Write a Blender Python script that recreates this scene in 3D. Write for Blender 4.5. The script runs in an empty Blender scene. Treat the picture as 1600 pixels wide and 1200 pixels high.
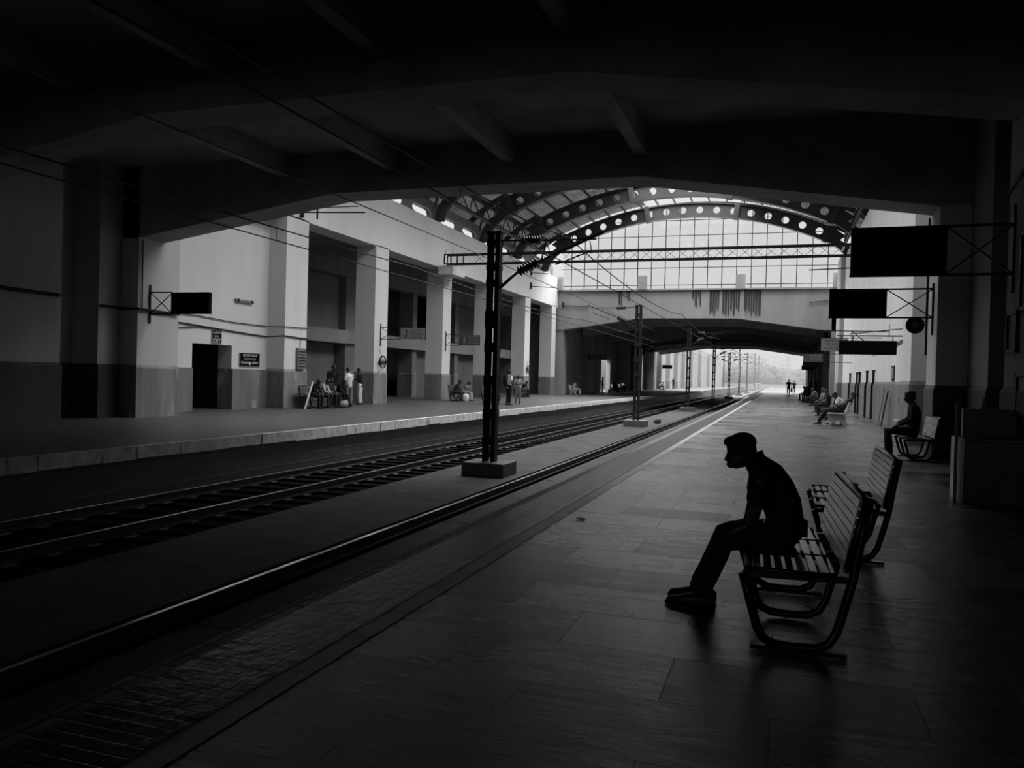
import bpy, bmesh, math, random
from mathutils import Vector, Matrix
random.seed(7)
sc = bpy.context.scene
PI = math.pi

# ------------------------------------------------------------------ camera
FOC, VPX, VPY, ROLL, EYE = 1237.0, 1218.5, 598.7, 1.5, 1.5
def _cam_rows():
    Y = Vector(((VPX-800)/FOC, (600-VPY)/FOC, -1)).normalized()
    r = math.radians(ROLL)
    up = Vector((math.sin(r), math.cos(r), 0)); up.z = -(up.x*Y.x+up.y*Y.y)/Y.z
    up.normalize()
    return Y.cross(up), Y, up
cx, cy, cz = _cam_rows()
cd = bpy.data.cameras.new('camera'); cam = bpy.data.objects.new('camera', cd)
sc.collection.objects.link(cam); sc.camera = cam
cd.sensor_width = 36; cd.lens = FOC*36/1600; cd.clip_end = 3000; cd.clip_start = .05
M = Matrix((cx, cy, cz)).to_4x4(); M.translation = (0, 0, EYE); cam.matrix_world = M

# ------------------------------------------------------------------ sky and light
w = bpy.data.worlds.new('overcast_sky'); sc.world = w; w.use_nodes = True
nt = w.node_tree; nt.nodes.clear()
tc = nt.nodes.new('ShaderNodeTexCoord'); sx = nt.nodes.new('ShaderNodeSeparateXYZ')
rp = nt.nodes.new('ShaderNodeValToRGB'); bg = nt.nodes.new('ShaderNodeBackground'); ow = nt.nodes.new('ShaderNodeOutputWorld')
nt.links.new(tc.outputs['Generated'], sx.inputs[0]); nt.links.new(sx.outputs['Z'], rp.inputs[0])
e = rp.color_ramp.elements
e[0].position = 0; e[0].color = (.080, .080, .080, 1)
e[1].position = 1; e[1].color = (1, 1, 1, 1)
n = rp.color_ramp.elements.new(.30); n.color = (.084, .084, .084, 1)
n = rp.color_ramp.elements.new(.60); n.color = (.85, .85, .85, 1)
SKY = 9.6
bg.inputs[1].default_value = SKY
nt.links.new(rp.outputs[0], bg.inputs[0]); nt.links.new(bg.outputs[0], ow.inputs[0])
sd = bpy.data.lights.new('sun', 'SUN'); sd.energy = 2.5; sd.angle = math.radians(50)
so = bpy.data.objects.new('sun', sd); sc.collection.objects.link(so)
so.rotation_euler = (math.radians(-18), math.radians(14), 0)

vs = sc.view_settings
sc.display_settings.display_device = 'sRGB'
vs.view_transform = 'Standard'; vs.look = 'None'; vs.exposure = 0.0; vs.gamma = 1; vs.use_curve_mapping = False
cy_ = sc.cycles
cy_.max_bounces = 7; cy_.diffuse_bounces = 4; cy_.glossy_bounces = 3; cy_.transmission_bounces = 3
cy_.transparent_max_bounces = 10; cy_.volume_bounces = 1
cy_.caustics_reflective = False; cy_.caustics_refractive = False
cy_.sample_clamp_indirect = 6; cy_.blur_glossy = 1.0
cy_.use_denoising = True
cy_.use_light_tree = True

# ------------------------------------------------------------------ materials
def mat(name, g, rough=.8, amt=.25, scale=2.0, streak=0, bump=0, bscale=30, metal=0, spec=.5, grime=None, detail=6):
    """grey material whose tone drifts with noise; streak stretches the noise vertically"""
    m = bpy.data.materials.new(name); m.use_nodes = True
    t = m.node_tree; N = t.nodes; L = t.links; b = N['Principled BSDF']
    b.inputs['Roughness'].default_value = rough; b.inputs['Metallic'].default_value = metal
    b.inputs['Specular IOR Level'].default_value = spec
    if amt == 0 and not bump:
        b.inputs['Base Color'].default_value = (g, g, g, 1); return m
    c = N.new('ShaderNodeTexCoord'); mp = N.new('ShaderNodeMapping'); L.new(c.outputs['Object'], mp.inputs[0])
    mp.inputs['Scale'].default_value = (scale, scale, scale*(.12 if streak else 1))
    no = N.new('ShaderNodeTexNoise'); no.inputs['Scale'].default_value = 1; no.inputs['Detail'].default_value = detail
    no.inputs['Roughness'].default_value = .62
    L.new(mp.outputs[0], no.inputs['Vector'])
    r = N.new('ShaderNodeValToRGB'); L.new(no.outputs[0], r.inputs[0])
    lo, hi = g*(1-amt), min(.95, g*(1+amt))
    r.color_ramp.elements[0].position = .28; r.color_ramp.elements[0].color = (lo, lo, lo, 1)
    r.color_ramp.elements[1].position = .72; r.color_ramp.elements[1].color = (hi, hi, hi, 1)
    out = r.outputs[0]
    if grime:                       # (tone, threshold, scale): patches of another tone with ragged borders
        gt, th, gs = grime
        n2 = N.new('ShaderNodeTexNoise'); n2.inputs['Scale'].default_value = gs; n2.inputs['Detail'].default_value = 9; n2.inputs['Roughness'].default_value = .7
        m2 = N.new('ShaderNodeMapping'); L.new(c.outputs['Object'], m2.inputs[0]); m2.inputs['Scale'].default_value = (1, 1, .45)
        L.new(m2.outputs[0], n2.inputs['Vector'])
        r2 = N.new('ShaderNodeValToRGB'); L.new(n2.outputs[0], r2.inputs[0])
        r2.color_ramp.elements[0].position = th; r2.color_ramp.elements[1].position = th+.09
        mx = N.new('ShaderNodeMixRGB'); L.new(r2.outputs[0], mx.inputs[0]); L.new(out, mx.inputs[1]); mx.inputs[2].default_value = (gt, gt, gt, 1)
        out = mx.outputs[0]
    L.new(out, b.inputs['Base Color'])
    if bump:
        n3 = N.new('ShaderNodeTexNoise'); n3.inputs['Scale'].default_value = bscale; n3.inputs['Detail'].default_value = 5
        L.new(c.outputs['Object'], n3.inputs['Vector'])
        bu = N.new('ShaderNodeBump'); bu.inputs['Strength'].default_value = bump; bu.inputs['Distance'].default_value = .02
        L.new(n3.outputs[0], bu.inputs['Height']); L.new(bu.outputs[0], b.inputs['Normal'])
    return m

MT = dict(
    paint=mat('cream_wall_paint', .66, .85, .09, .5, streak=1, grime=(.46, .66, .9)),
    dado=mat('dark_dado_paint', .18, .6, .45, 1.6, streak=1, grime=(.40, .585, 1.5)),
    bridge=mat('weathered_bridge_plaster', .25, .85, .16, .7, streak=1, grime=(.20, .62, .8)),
    dim=mat('shade_toned_concrete', .34, .9, .30, .8, bump=.3, bscale=9),  # dimness under the bridges is put into this tone
    dimwall=mat('shade_toned_wall_paint', .44, .9, .25, .6, streak=1, grime=(.26, .60, .9)),  # darker copy of the wall paint, standing in for underpass shade
    dimdado=mat('underpass_dado_paint', .06, .8, .3, 1.2, streak=1),  # darker than the hall dado
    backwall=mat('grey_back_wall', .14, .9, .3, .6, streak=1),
    dark=mat('unlit_room_finish', .04, .9, .2, 1),  # near-black tone stands in for the darkness of closed rooms
    roof=None, coping=mat('coping_stone', .62, .8, .35, 5, bump=.5, bscale=14, grime=(.16, .58, 3)),
    pface=mat('platform_face_masonry', .17, .9, .35, 1.5, bump=.5, bscale=8),
    bed=mat('oily_track_bed', .010, .95, .5, 3, bump=.6, bscale=22, spec=.03),
    median=mat('median_concrete', .038, .8, .65, 1.6, bump=.5, bscale=12, grime=(.08, .62, 1.2)),
    apron=mat('track_apron_concrete', .05, .85, .4, 2.5, bump=.4, bscale=12),
    railtop=mat('polished_rail_head', .85, .2, .1, 6, metal=1),
    rail=mat('rusty_rail_web', .05, .7, .3, 8, metal=.4),
    sleeper=mat('concrete_sleeper', .010, .95, .3, 5, spec=.03),
    steel=mat('dark_painted_steel', .02, .55, .2, 6, spec=.2),
    steel2=mat('grey_galvanised_steel', .17, .6, .25, 4),
    arch=mat('grey_arch_steel', .05, .55, .2, 1),
    black=mat('black_enamel', .008, .5, .1, 5, spec=.15),
    sign=mat('sign_board_black', .004, .7, .1, 5, spec=.04),
    signgrey=mat('sign_board_grey', .22, .6, .12, 4),
    signdark=mat('sign_board_dark_grey', .07, .6, .12, 4),
    ink=mat('dark_lettering', .04, .7, 0), white=mat('white_lettering', .75, .7, 0), offwhite=mat('faded_lettering', .35, .7, 0),
    stone=mat('pale_bench_stone', .50, .6, .15, 6),
    woodslat=mat('varnished_bench_slats', .08, .2, .15, 9, spec=1),
    bench=mat('black_bench_tube', .008, .25, .1, 5, spec=.35),
    porcelain=mat('brown_insulator', .03, .25, .1, 5),
    wire=mat('sooty_wire', .02, .6, 0),
    foliage=mat('hazy_tree_leaves', .05, .9, .4, .6),
    ground=mat('dry_ground', .06, .95, .3, .2),
    counter=mat('polished_counter_stone', .10, .45, .3, 3), countlight=mat('counter_lit_side', .85, .4, .2, 3),  # second tone: counter side made paler for the light on it
    skin=mat('skin', .06, .6, .1, 9), hair=mat('black_hair', .010, .6, .2, 40), 
)

def floor_material():
    m = bpy.data.materials.new('polished_floor_slabs'); m.use_nodes = True
    t = m.node_tree; N = t.nodes; L = t.links; b = N['Principled BSDF']
    c = N.new('ShaderNodeTexCoord')
    br = N.new('ShaderNodeTexBrick'); L.new(c.outputs['Object'], br.inputs['Vector'])
    br.inputs['Scale'].default_value = 1; br.inputs['Brick Width'].default_value = 1.15; br.inputs['Row Height'].default_value = .62
    br.inputs['Mortar Size'].default_value = .0045; br.inputs['Mortar Smooth'].default_value = .3; br.offset = .43
    br.inputs['Color1'].default_value = (.045, .045, .045, 1); br.inputs['Color2'].default_value = (.10, .10, .10, 1); br.inputs['Mortar'].default_value = (.02, .02, .02, 1)
    br.inputs['Bias'].default_value = 0
    no = N.new('ShaderNodeTexNoise'); no.inputs['Scale'].default_value = 3; no.inputs['Detail'].default_value = 8; no.inputs['Roughness'].default_value = .7
    mp = N.new('ShaderNodeMapping'); mp.inputs['Scale'].default_value = (1, 3.2, 1); L.new(c.outputs['Object'], mp.inputs[0]); L.new(mp.outputs[0], no.inputs['Vector'])
    mx = N.new('ShaderNodeMixRGB'); mx.blend_type = 'MULTIPLY'; mx.inputs[0].default_value = .8
    r1 = N.new('ShaderNodeValToRGB'); r1.color_ramp.elements[0].position = .3; r1.color_ramp.elements[0].color = (.45, .45, .45, 1); r1.color_ramp.elements[1].position = .65
    L.new(no.outputs[0], r1.inputs[0]); L.new(br.outputs[0], mx.inputs[1]); L.new(r1.outputs[0], mx.inputs[2]); L.new(mx.outputs[0], b.inputs['Base Color'])
    # worn and polished patches
    r2 = N.new('ShaderNodeMapRange'); L.new(no.outputs[0], r2.inputs[0]); r2.inputs[1].default_value = .3; r2.inputs[2].default_value = .7
    r2.inputs[3].default_value = .16; r2.inputs[4].default_value = .34; 
    sb_ = N.new('ShaderNodeSeparateColor'); L.new(br.outputs[0], sb_.inputs[0])
    r4 = N.new('ShaderNodeMapRange'); L.new(sb_.outputs[0], r4.inputs[0]); r4.inputs[1].default_value = .045; r4.inputs[2].default_value = .10; r4.inputs[3].default_value = -.06; r4.inputs[4].default_value = .13
    ad = N.new('ShaderNodeMath'); L.new(r2.outputs[0], ad.inputs[0]); L.new(r4.outputs[0], ad.inputs[1]); a2 = N.new('ShaderNodeMath'); a2.operation = 'MULTIPLY_ADD'; L.new(br.outputs['Fac'], a2.inputs[0]); a2.inputs[1].default_value = .25; L.new(ad.outputs[0], a2.inputs[2]); L.new(a2.outputs[0], b.inputs['Roughness'])
    b.inputs['Specular IOR Level'].default_value = .9
    # undulation, long in x, short in y, plus fine chips
    n2 = N.new('ShaderNodeTexNoise'); n2.inputs['Scale'].default_value = 1; n2.inputs['Detail'].default_value = 5; n2.inputs['Roughness'].default_value = .6
    m2 = N.new('ShaderNodeMapping'); m2.inputs['Scale'].default_value = (1.1, 7.5, 1); L.new(c.outputs['Object'], m2.inputs[0]); L.new(m2.outputs[0], n2.inputs['Vector'])
    n3 = N.new('ShaderNodeTexNoise'); n3.inputs['Scale'].default_value = 1; n3.inputs['Detail'].default_value = 6; n3.inputs['Roughness'].default_value = .75
    m3 = N.new('ShaderNodeMapping'); m3.inputs['Scale'].default_value = (5, 22, 1); L.new(c.outputs['Object'], m3.inputs[0]); L.new(m3.outputs[0], n3.inputs['Vector'])
    b1 = N.new('ShaderNodeBump'); b1.inputs['Strength'].default_value = .4; b1.inputs['Distance'].default_value = .006; L.new(n2.outputs[0], b1.inputs['Height'])
    b2 = N.new('ShaderNodeBump'); b2.inputs['Strength'].default_value = .8; b2.inputs['Distance'].default_value = .005; L.new(n3.outputs[0], b2.inputs['Height']); L.new(b1.outputs[0], b2.inputs['Normal'])
    b3 = N.new('ShaderNodeBump'); b3.invert = True; b3.inputs['Strength'].default_value = .6; b3.inputs['Distance'].default_value = .006; L.new(br.outputs['Fac'], b3.inputs['Height']); L.new(b2.outputs[0], b3.inputs['Normal'])
    L.new(b3.outputs[0], b.inputs['Normal'])
    return m
MT['floor'] = floor_material()
MT['dimpier'] = mat('shade_toned_pier_paint', .2, .9, .25, .6, streak=1)  # still darker wall paint, shade of the right recess put into the colour
MT['woodslat'].node_tree.nodes['Principled BSDF'].inputs['IOR'].default_value = 2.0

def tile_material(name, g, size, rough, mortar=.02, bumpd=.006):
    m = bpy.data.materials.new(name); m.use_nodes = True
    t = m.node_tree; N = t.nodes; L = t.links; b = N['Principled BSDF']
    c = N.new('ShaderNodeTexCoord'); br = N.new('ShaderNodeTexBrick'); L.new(c.outputs['Object'], br.inputs['Vector'])
    br.inputs['Scale'].default_value = 1; br.inputs['Brick Width'].default_value = size; br.inputs['Row Height'].default_value = size; br.offset = 0
    br.inputs['Mortar Size'].default_value = size*.09; br.inputs['Mortar Smooth'].default_value = .6
    br.inputs['Color1'].default_value = (g*.6,)*3+(1,); br.inputs['Color2'].default_value = (g*1.3,)*3+(1,); br.inputs['Mortar'].default_value = (mortar,)*3+(1,)
    L.new(br.outputs[0], b.inputs['Base Color']); b.inputs['Roughness'].default_value = rough; b.inputs['Specular IOR Level'].default_value = .3
    n3 = N.new('ShaderNodeTexNoise'); n3.inputs['Scale'].default_value = 9; L.new(c.outputs['Object'], n3.inputs['Vector'])
    b0 = N.new('ShaderNodeBump'); b0.inputs['Distance'].default_value = .03; b0.inputs['Strength'].default_value = .3; L.new(n3.outputs[0], b0.inputs['Height'])
    bu = N.new('ShaderNodeBump'); bu.invert = True; bu.inputs['Distance'].default_value = bumpd; L.new(br.outputs['Fac'], bu.inputs['Height']); L.new(b0.outputs[0], bu.inputs['Normal'])
    L.new(bu.outputs[0], b.inputs['Normal'])
    return m
MT['tactile'] = tile_material('tactile_edge_tiles', .035, .085, .30, .006, .014)
MT['edge'] = tile_material('edge_tiles', .26, .16, .6, .06)
MT['line'] = mat('worn_white_line', .36, .5, .3, 3, bump=.2)
MT['walltile'] = tile_material('white_wall_tiles', .5, .12, .3, .1)

def roof_material():
    m = bpy.data.materials.new('translucent_roof_sheeting'); m.use_nodes = True
    t = m.node_tree; N = t.nodes; L = t.links; N.clear()
    o = N.new('ShaderNodeOutputMaterial'); d = N.new('ShaderNodeBsdfDiffuse'); tr = N.new('ShaderNodeBsdfTranslucent'); mx = N.new('ShaderNodeMixShader'); mx.inputs[0].default_value = .3
    c = N.new('ShaderNodeTexCoord'); mp = N.new('ShaderNodeMapping'); mp.inputs['Scale'].default_value = (.6, 5, .6)
    no = N.new('ShaderNodeTexNoise'); no.inputs['Scale'].default_value = 1.5; no.inputs['Detail'].default_value = 5
    L.new(c.outputs['Object'], mp.inputs[0]); L.new(mp.outputs[0], no.inputs['Vector'])
    r = N.new('ShaderNodeValToRGB'); r.color_ramp.elements[0].position = .3; r.color_ramp.elements[0].color = (.2, .2, .2, 1); r.color_ramp.elements[1].position = .7; r.color_ramp.elements[1].color = (.5, .5, .5, 1)
    L.new(no.outputs[0], r.inputs[0]); L.new(r.outputs[0], d.inputs[0]); L.new(r.outputs[0], tr.inputs[0])
    L.new(d.outputs[0], mx.inputs[1]); L.new(tr.outputs[0], mx.inputs[2]); L.new(mx.outputs[0], o.inputs[0])
    return m
MT['roof'] = roof_material()

def pane_material():
    m = bpy.data.materials.new('thin_window_pane'); m.use_nodes = True
    t = m.node_tree; N = t.nodes; L = t.links; N.clear()
    o = N.new('ShaderNodeOutputMaterial'); tr = N.new('ShaderNodeBsdfTransparent'); g = N.new('ShaderNodeBsdfGlossy'); mx = N.new('ShaderNodeMixShader')
    tr.inputs[0].default_value = (.95, .95, .95, 1); g.inputs['Roughness'].default_value = .05; mx.inputs[0].default_value = .05
    L.new(tr.outputs[0], mx.inputs[1]); L.new(g.outputs[0], mx.inputs[2]); L.new(mx.outputs[0], o.inputs[0])
    return m
MT['pane'] = pane_material()

# ------------------------------------------------------------------ geometry helpers
class MB:
    def __init__(s): s.bm = bmesh.new()
    def box(s, x0, x1, y0, y1, z0, z1, rot=None, at=None):
        r = bmesh.ops.create_cube(s.bm, size=1)
        m = Matrix.Translation(((x0+x1)/2, (y0+y1)/2, (z0+z1)/2)) @ Matrix.Diagonal((x1-x0, y1-y0, z1-z0, 1))
        if rot is not None:
            p = Vector(at or (0, 0, 0)); m = Matrix.Translation(p) @ rot.to_4x4() @ Matrix.Translation(-p) @ m
        bmesh.ops.transform(s.bm, matrix=m, verts=r['verts']); return s
    def bar(s, a, b, wx=.05, wz=.05, up=(0, 0, 1)):
        a, b = Vector(a), Vector(b); d = b-a; L = d.length
        if L < 1e-6: return s
        z = d/L; u = Vector(up)
        if abs(z.dot(u)) > .98: u = Vector((0, 1, 0))
        x = u.cross(z).normalized(); y = z.cross(x)
        R = Matrix((x, y, z)).transposed().to_4x4(); R.translation = (a+b)/2
        r = bmesh.ops.create_cube(s.bm, size=1)
        bmesh.ops.transform(s.bm, matrix=R @ Matrix.Diagonal((wx, wz, L, 1)), verts=r['verts']); return s
    def loft(s, pts, rad, n=10, ref=(0, 1, 0), closed=False, round_caps=False):
        """tube through pts; rad = scalar list or (a,b) list: a along ref, b across"""
        pts = [Vector(p) for p in pts]; k = len(pts)
        rad = [(q, q) if not isinstance(q, (tuple, list)) else q for q in (rad if isinstance(rad, (list, tuple)) and len(rad) == k else [rad]*k)]
        if round_caps and not closed:
            d0 = (pts[0]-pts[1]).normalized(); d1 = (pts[-1]-pts[-2]).normalized()
            ea, eb = min(rad[0]), min(rad[-1])
            pre = [(pts[0]+d0*ea*.94, .34, 0), (pts[0]+d0*ea*.7, .72, 0)]; post = [(pts[-1]+d1*eb*.7, .72, -1), (pts[-1]+d1*eb*.94, .34, -1)]
            r0, r1 = rad[0], rad[-1]
            rad = [(r0[0]*f, r0[1]*f) for _, f, _ in pre]+list(rad)+[(r1[0]*f, r1[1]*f) for _, f, _ in post]
            pts = [p for p, _, _ in pre]+pts+[p for p, _, _ in post]; k = len(pts)
        rings = []; R0 = Vector(ref)
        for i, p in enumerate(pts):
            if closed: t = pts[(i+1) % k]-pts[i-1]
            else: t = pts[min(i+1, k-1)]-pts[max(i-1, 0)]
            t.normalize()
            u = R0-t*R0.dot(t)
            if u.length < .15: u = t.orthogonal()
            u.normalize(); v = t.cross(u)
            rings.append([s.bm.verts.new(p+u*(rad[i][0]*math.cos(2*PI*j/n))+v*(rad[i][1]*math.sin(2*PI*j/n))) for j in range(n)])
        for i in range(k if closed else k-1):
            A, B = rings[i], rings[(i+1) % k]
            for j in range(n): s.bm.faces.new((A[j], A[(j+1) % n], B[(j+1) % n], B[j]))
        if not closed:
            s.bm.faces.new(list(reversed(rings[0]))); s.bm.faces.new(rings[-1])
        return s
    def ball(s, c, r, seg=14, rot=None):
        q = bmesh.ops.create_uvsphere(s.bm, u_segments=seg, v_segments=max(6, seg*2//3), radius=1)
        rr = r if isinstance(r, (tuple, list)) else (r, r, r)
        m = Matrix.Translation(Vector(c)) @ (rot.to_4x4() if rot else Matrix.Identity(4)) @ Matrix.Diagonal((rr[0], rr[1], rr[2], 1))
        bmesh.ops.transform(s.bm, matrix=m, verts=q['verts']); return s
    def prism(s, poly, axis, a, b):
        """poly of 2D points extruded along axis from a to b; poly coords are the other two axes in order"""
        def P(u, v, h): return {'x': (h, u, v), 'y': (u, h, v), 'z': (u, v, h)}[axis]
        A = [s.bm.verts.new(P(u, v, a)) for u, v in poly]; B = [s.bm.verts.new(P(u, v, b)) for u, v in poly]
        n = len(poly)
        s.bm.faces.new(A); s.bm.faces.new(list(reversed(B)))
        for i in range(n): s.bm.faces.new((A[i], B[i], B[(i+1) % n], A[(i+1) % n]))
        return s
    def lathe(s, prof, c, axis=(0, 0, 1), n=16):
        c = Vector(c); z = Vector(axis).normalized(); x = z.orthogonal().normalized(); y = z.cross(x)
        rings = [[s.bm.verts.new(c+z*h+(x*math.cos(2*PI*j/n)+y*math.sin(2*PI*j/n))*max(r, 1e-4)) for j in range(n)] for r, h in prof]
        for A, B in zip(rings, rings[1:]):
            for j in range(n): s.bm.faces.new((A[j], A[(j+1) % n], B[(j+1) % n], B[j]))
        s.bm.faces.new(list(reversed(rings[0]))); s.bm.faces.new(rings[-1]); return s
    def build(s, name, m, parent=None, smooth=False, bevel=0, loc=None):
        bmesh.ops.recalc_face_normals(s.bm, faces=s.bm.faces)
        me = bpy.data.meshes.new(name); s.bm.to_mesh(me); s.bm.free()
        if smooth:
            for p in me.polygons: p.use_smooth = True
        if m is not None: me.materials.append(m)
        o = bpy.data.objects.new(name, me); sc.collection.objects.link(o)
        if parent is not None: o.parent = parent
        if loc is not None: o.location = loc
        if bevel:
            bv = o.modifiers.new('bevel', 'BEVEL'); bv.width = bevel; bv.segments = 2; bv.limit_method = 'ANGLE'
        return o

def tag(o, label=None, cat=None, group=None, kind=None):
    if label: o['label'] = label
    if cat: o['category'] = cat
    if group: o['group'] = group
    if kind: o['kind'] = kind
    return o
def thing(name, label, cat, loc=(0, 0, 0), rz=0, group=None):
    o = bpy.data.objects.new(name, None); sc.collection.objects.link(o); o.location = loc; o.rotation_euler = (0, 0, rz)
    o.empty_display_size = .1
    return tag(o, label, cat, group)
def struct(name, mb, m, label=None, cat=None, group=None, **k):
    return tag(mb.build(name, m, **k), label, cat, group, 'structure')
def copy_tree(o, parent=None):
    c = o.copy(); sc.collection.objects.link(c); c.parent = parent
    for ch in [x for x in bpy.data.objects if x.parent == o]: copy_tree(ch, c)
    return c
def kids(o): return [x for x in bpy.data.objects if x.parent == o]
def text(body, size, loc, rot, m, parent, name='lettering', ext=.002, xs=1, align='CENTER'):
    cu = bpy.data.curves.new(name, 'FONT'); cu.body = body; cu.size = size; cu.extrude = ext; cu.align_x = align; cu.align_y = 'CENTER'
    cu.materials.append(m); o = bpy.data.objects.new(name, cu); sc.collection.objects.link(o); o.parent = parent
    o.location = loc; o.rotation_euler = rot; o.scale = (xs, 1, 1); return o
B = MB

# ================================================================== SETTING: platforms and track
OUTF = mat('outdoor_paving', .05, .8, .3, 1)  # platform floor made darker out here to offset the bright open sky
struct('floor_outdoor', B().box(-2.86, 7.5, 128.6, 300, -1.3, 0), OUTF, 'paving of the near platform beyond the tunnel, darkened against sky glare', 'floor')
struct('floor_outdoor', B().box(-27, -11.45, 128.6, 285, -1.3, 0), OUTF, 'paving of the far platform beyond the tunnel, darkened against sky glare', 'floor')
struct('floor', B().box(-2.86, 7.5, -30, 128.6, -1.3, 0), MT['floor'], 'polished slab floor of the near platform', 'floor')
struct('trim_1', B().box(-2.93, -2.80, -30, 300, -.16, .006), MT['edge'], 'edge tiles along the near platform', 'platform edge')
struct('trim_2', B().box(-2.80, -2.29, -30, 128, -.1, .009), MT['tactile'], 'dark tactile tiles along the near platform edge', 'tactile paving')
struct('trim_3', B().box(-2.29, -2.15, -30, 128, -.1, .005), MT['line'], 'pale line beside the tactile tiles', 'floor line')
struct('floor_far_platform', B().box(-27, -11.45, -30, 128.6, -1.3, 0), mat('far_platform_floor', .075, .45, .25, 1.5, bump=.25, bscale=7, spec=.5),
       'smooth floor of the far platform', 'floor')
cp = B(); y = -30
while y < 127:
    L = random.uniform(.9, 1.5); cp.box(-11.45, -11.30+random.uniform(-.012, .012), y, y+L-.015, -.235+random.uniform(-.015, .02), .012); y += L
struct('trim_4', cp, MT['coping'], 'chipped pale coping stones along the far platform', 'platform edge')
f = B().box(-11.6, -11.47, -30, 300, -1.1, -.2)
for z in (-.33, -.58, -.80): f.box(-11.49, -11.44, -30, 300, z-.012, z+.0)
struct('wall_far_platform', f, MT['pface'], 'grooved side wall under the far platform coping', 'wall')
struct('floor_track_bed', B().box(-11.6, -2.8, -30, 300, -1.3, -1.06), MT['bed'], 'black track bed between the platforms', 'track bed')
struct('floor_median', B().box(-7.85, -5.72, -30, 300, -1.2, -.86), MT['median'], 'stained concrete median strip between the tracks', 'median')
struct('trim_5', B().box(-7.98, -7.85, -30, 300, -1.2, -.90), MT['apron'], 'kerb along the median strip', 'kerb')
ap = B(); y = -30
while y < 140: ap.box(-5.36, -4.78, y, y+3.0, -1.2, -1.0); y += 3.03
struct('floor_apron', ap, MT['apron'], 'concrete apron beside the near track rail', 'apron')
def rail(x, label):
    t = thing('rail', label, 'rail', (x, 0, 0), 0, 'railway rails')
    B().box(-.075, .075, -30, 300, -1.0, -.975).box(-.012, .012, -30, 300, -.98, -.87).box(-.036, .036, -30, 300, -.875, -.846).build('rail_web', MT['rail'], t)
    B().box(-.026, .026, -30, 300, -.846, -.838).build('rail_head', MT['railtop'], t, bevel=.004)
rail(-10.80, 'rail closest to the far platform wall')
rail(-9.09, 'rail beside the median on the far track')
rail(-5.55, 'bright rail along the median on the near track')
rail(-3.87, 'rail closest under the near platform edge')
def chairs(x0, x1, y0, y1, n):                    # sleepers with rail fastenings, two tracks
    for i in range(n):
        y = y0+(y1-y0)*i/(n-1)
        t = thing('railway_sleeper', 'dark sleeper across the far track, fastened to both rails', 'sleeper', ((x0+x1)/2, y, -1.06), 0, 'sleepers on the far track')
        B().box(x0-(x0+x1)/2, x1-(x0+x1)/2, -.12, .12, -.1, .045).build('concrete_block', MT['sleeper'], t)
        for rx in (-10.80, -9.09):
            B().box(rx-(x0+x1)/2-.15, rx-(x0+x1)/2+.15, -.09, .09, .046, .058).build('base_plate', MT['steel2'], t)
chairs(-11.3, -8.35, 6, 64, 90)

# ================================================================== SETTING: near bridge (camera stands under it)
def soffit(xl, xk1, xk2, xr, zc, zk, ztop):       # cross-section of an arched beam, (x, z)
    return [(xl, zc), (xk1, zk), (xk2, zk), (xr, zc), (xr+.6, zc), (xr+.6, ztop), (xl-.6, ztop), (xl-.6, zc)]
NB = (-17.72, -11.3, -3.2, 3.04, 5.24, 6.2)
struct('ceiling', B().box(-27, 9, -30, 19.3, 7.3, 7.7), MT['dim'], 'deck slab overhead in shade-toned concrete', 'ceiling')
struct('ceiling_beam', B().prism(soffit(*NB, 7.35), 'y', 11.8, 12.72), MT['dim'], 'cranked concrete beam overhead, nearer of the two', 'beam')
struct('ceiling_beam', B().prism(soffit(*NB, 9.0), 'y', 18.3, 19.3), MT['dim'], 'cranked concrete beam framing the view into the hall', 'beam')
struct('ceiling_beam', B().prism(soffit(*NB, 7.35), 'y', 5.3, 6.2), MT['dim'], 'cranked concrete beam above the camera', 'beam')
for x in (-12.8, -9.6, -6.4, -3.2):
    struct('ceiling_rib', B().box(x-.14, x+.14, -30, 18.35, 6.72, 7.35), MT['dim'], 'longitudinal rib under the dark deck slab', 'rib', 'deck ribs')
for yy in (-1.5, -8, -15, -22): struct('ceiling_beam', B().prism(soffit(*NB, 7.35), 'y', yy, yy+.9), MT['dim'], 'cranked beam behind the camera', 'beam', 'beams behind the camera')
struct('wall_back_light_baffle', B().box(-27, 9, -30.4, -30, -1.3, 2.4), MT['dim'])  # added unseen parapet, its height set to cut light from behind
struct('ground_behind', B().box(-400, 400, -300, -30, -1.6, -1.2), MT['ground'])
# left side: wall, recess, pier
def twotone(name, x0, x1, y0, y1, ztop, up, lo, face, label, hd=1.5, grow=.04):
    """painted wall or pier: pale above, dark dado below standing proud; face = which side(s) carry the step"""
    struct(name, B().box(x0, x1, y0, y1, hd, ztop), up, label, 'wall')
    g = grow
    X0, X1, Y0, Y1 = x0-(g if 'l' in face else 0), x1+(g if 'r' in face else 0), y0-(g if 'n' in face else 0), y1+(g if 'f' in face else 0)
    d = B()
    a = [(X0, Y0, 0), (X1, Y0, 0), (X1, Y1, 0), (X0, Y1, 0)]; b = [(p[0], p[1], hd-.05) for p in a]; c = [(x0, y0, hd+.04), (x1, y0, hd+.04), (x1, y1, hd+.04), (x0, y1, hd+.04)]
    R = [[d.bm.verts.new(q) for q in ring] for ring in (a, b, c)]
    for A, Bq in ((R[0], R[1]), (R[1], R[2])):
        for i in range(4): d.bm.faces.new((A[i], A[(i+1) % 4], Bq[(i+1) % 4], Bq[i]))
    d.bm.faces.new(list(reversed(R[0]))); d.bm.faces.new(R[2])
    struct(name+'_dado', d, lo, 'dark dado of the '+label, 'dado')
twotone('wall_left', -27, -17.6, -30, 15.6, 7.5, MT['dimwall'], MT['dimdado'], 'rf', 'shaded wall on the far side under the near bridge')
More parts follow.
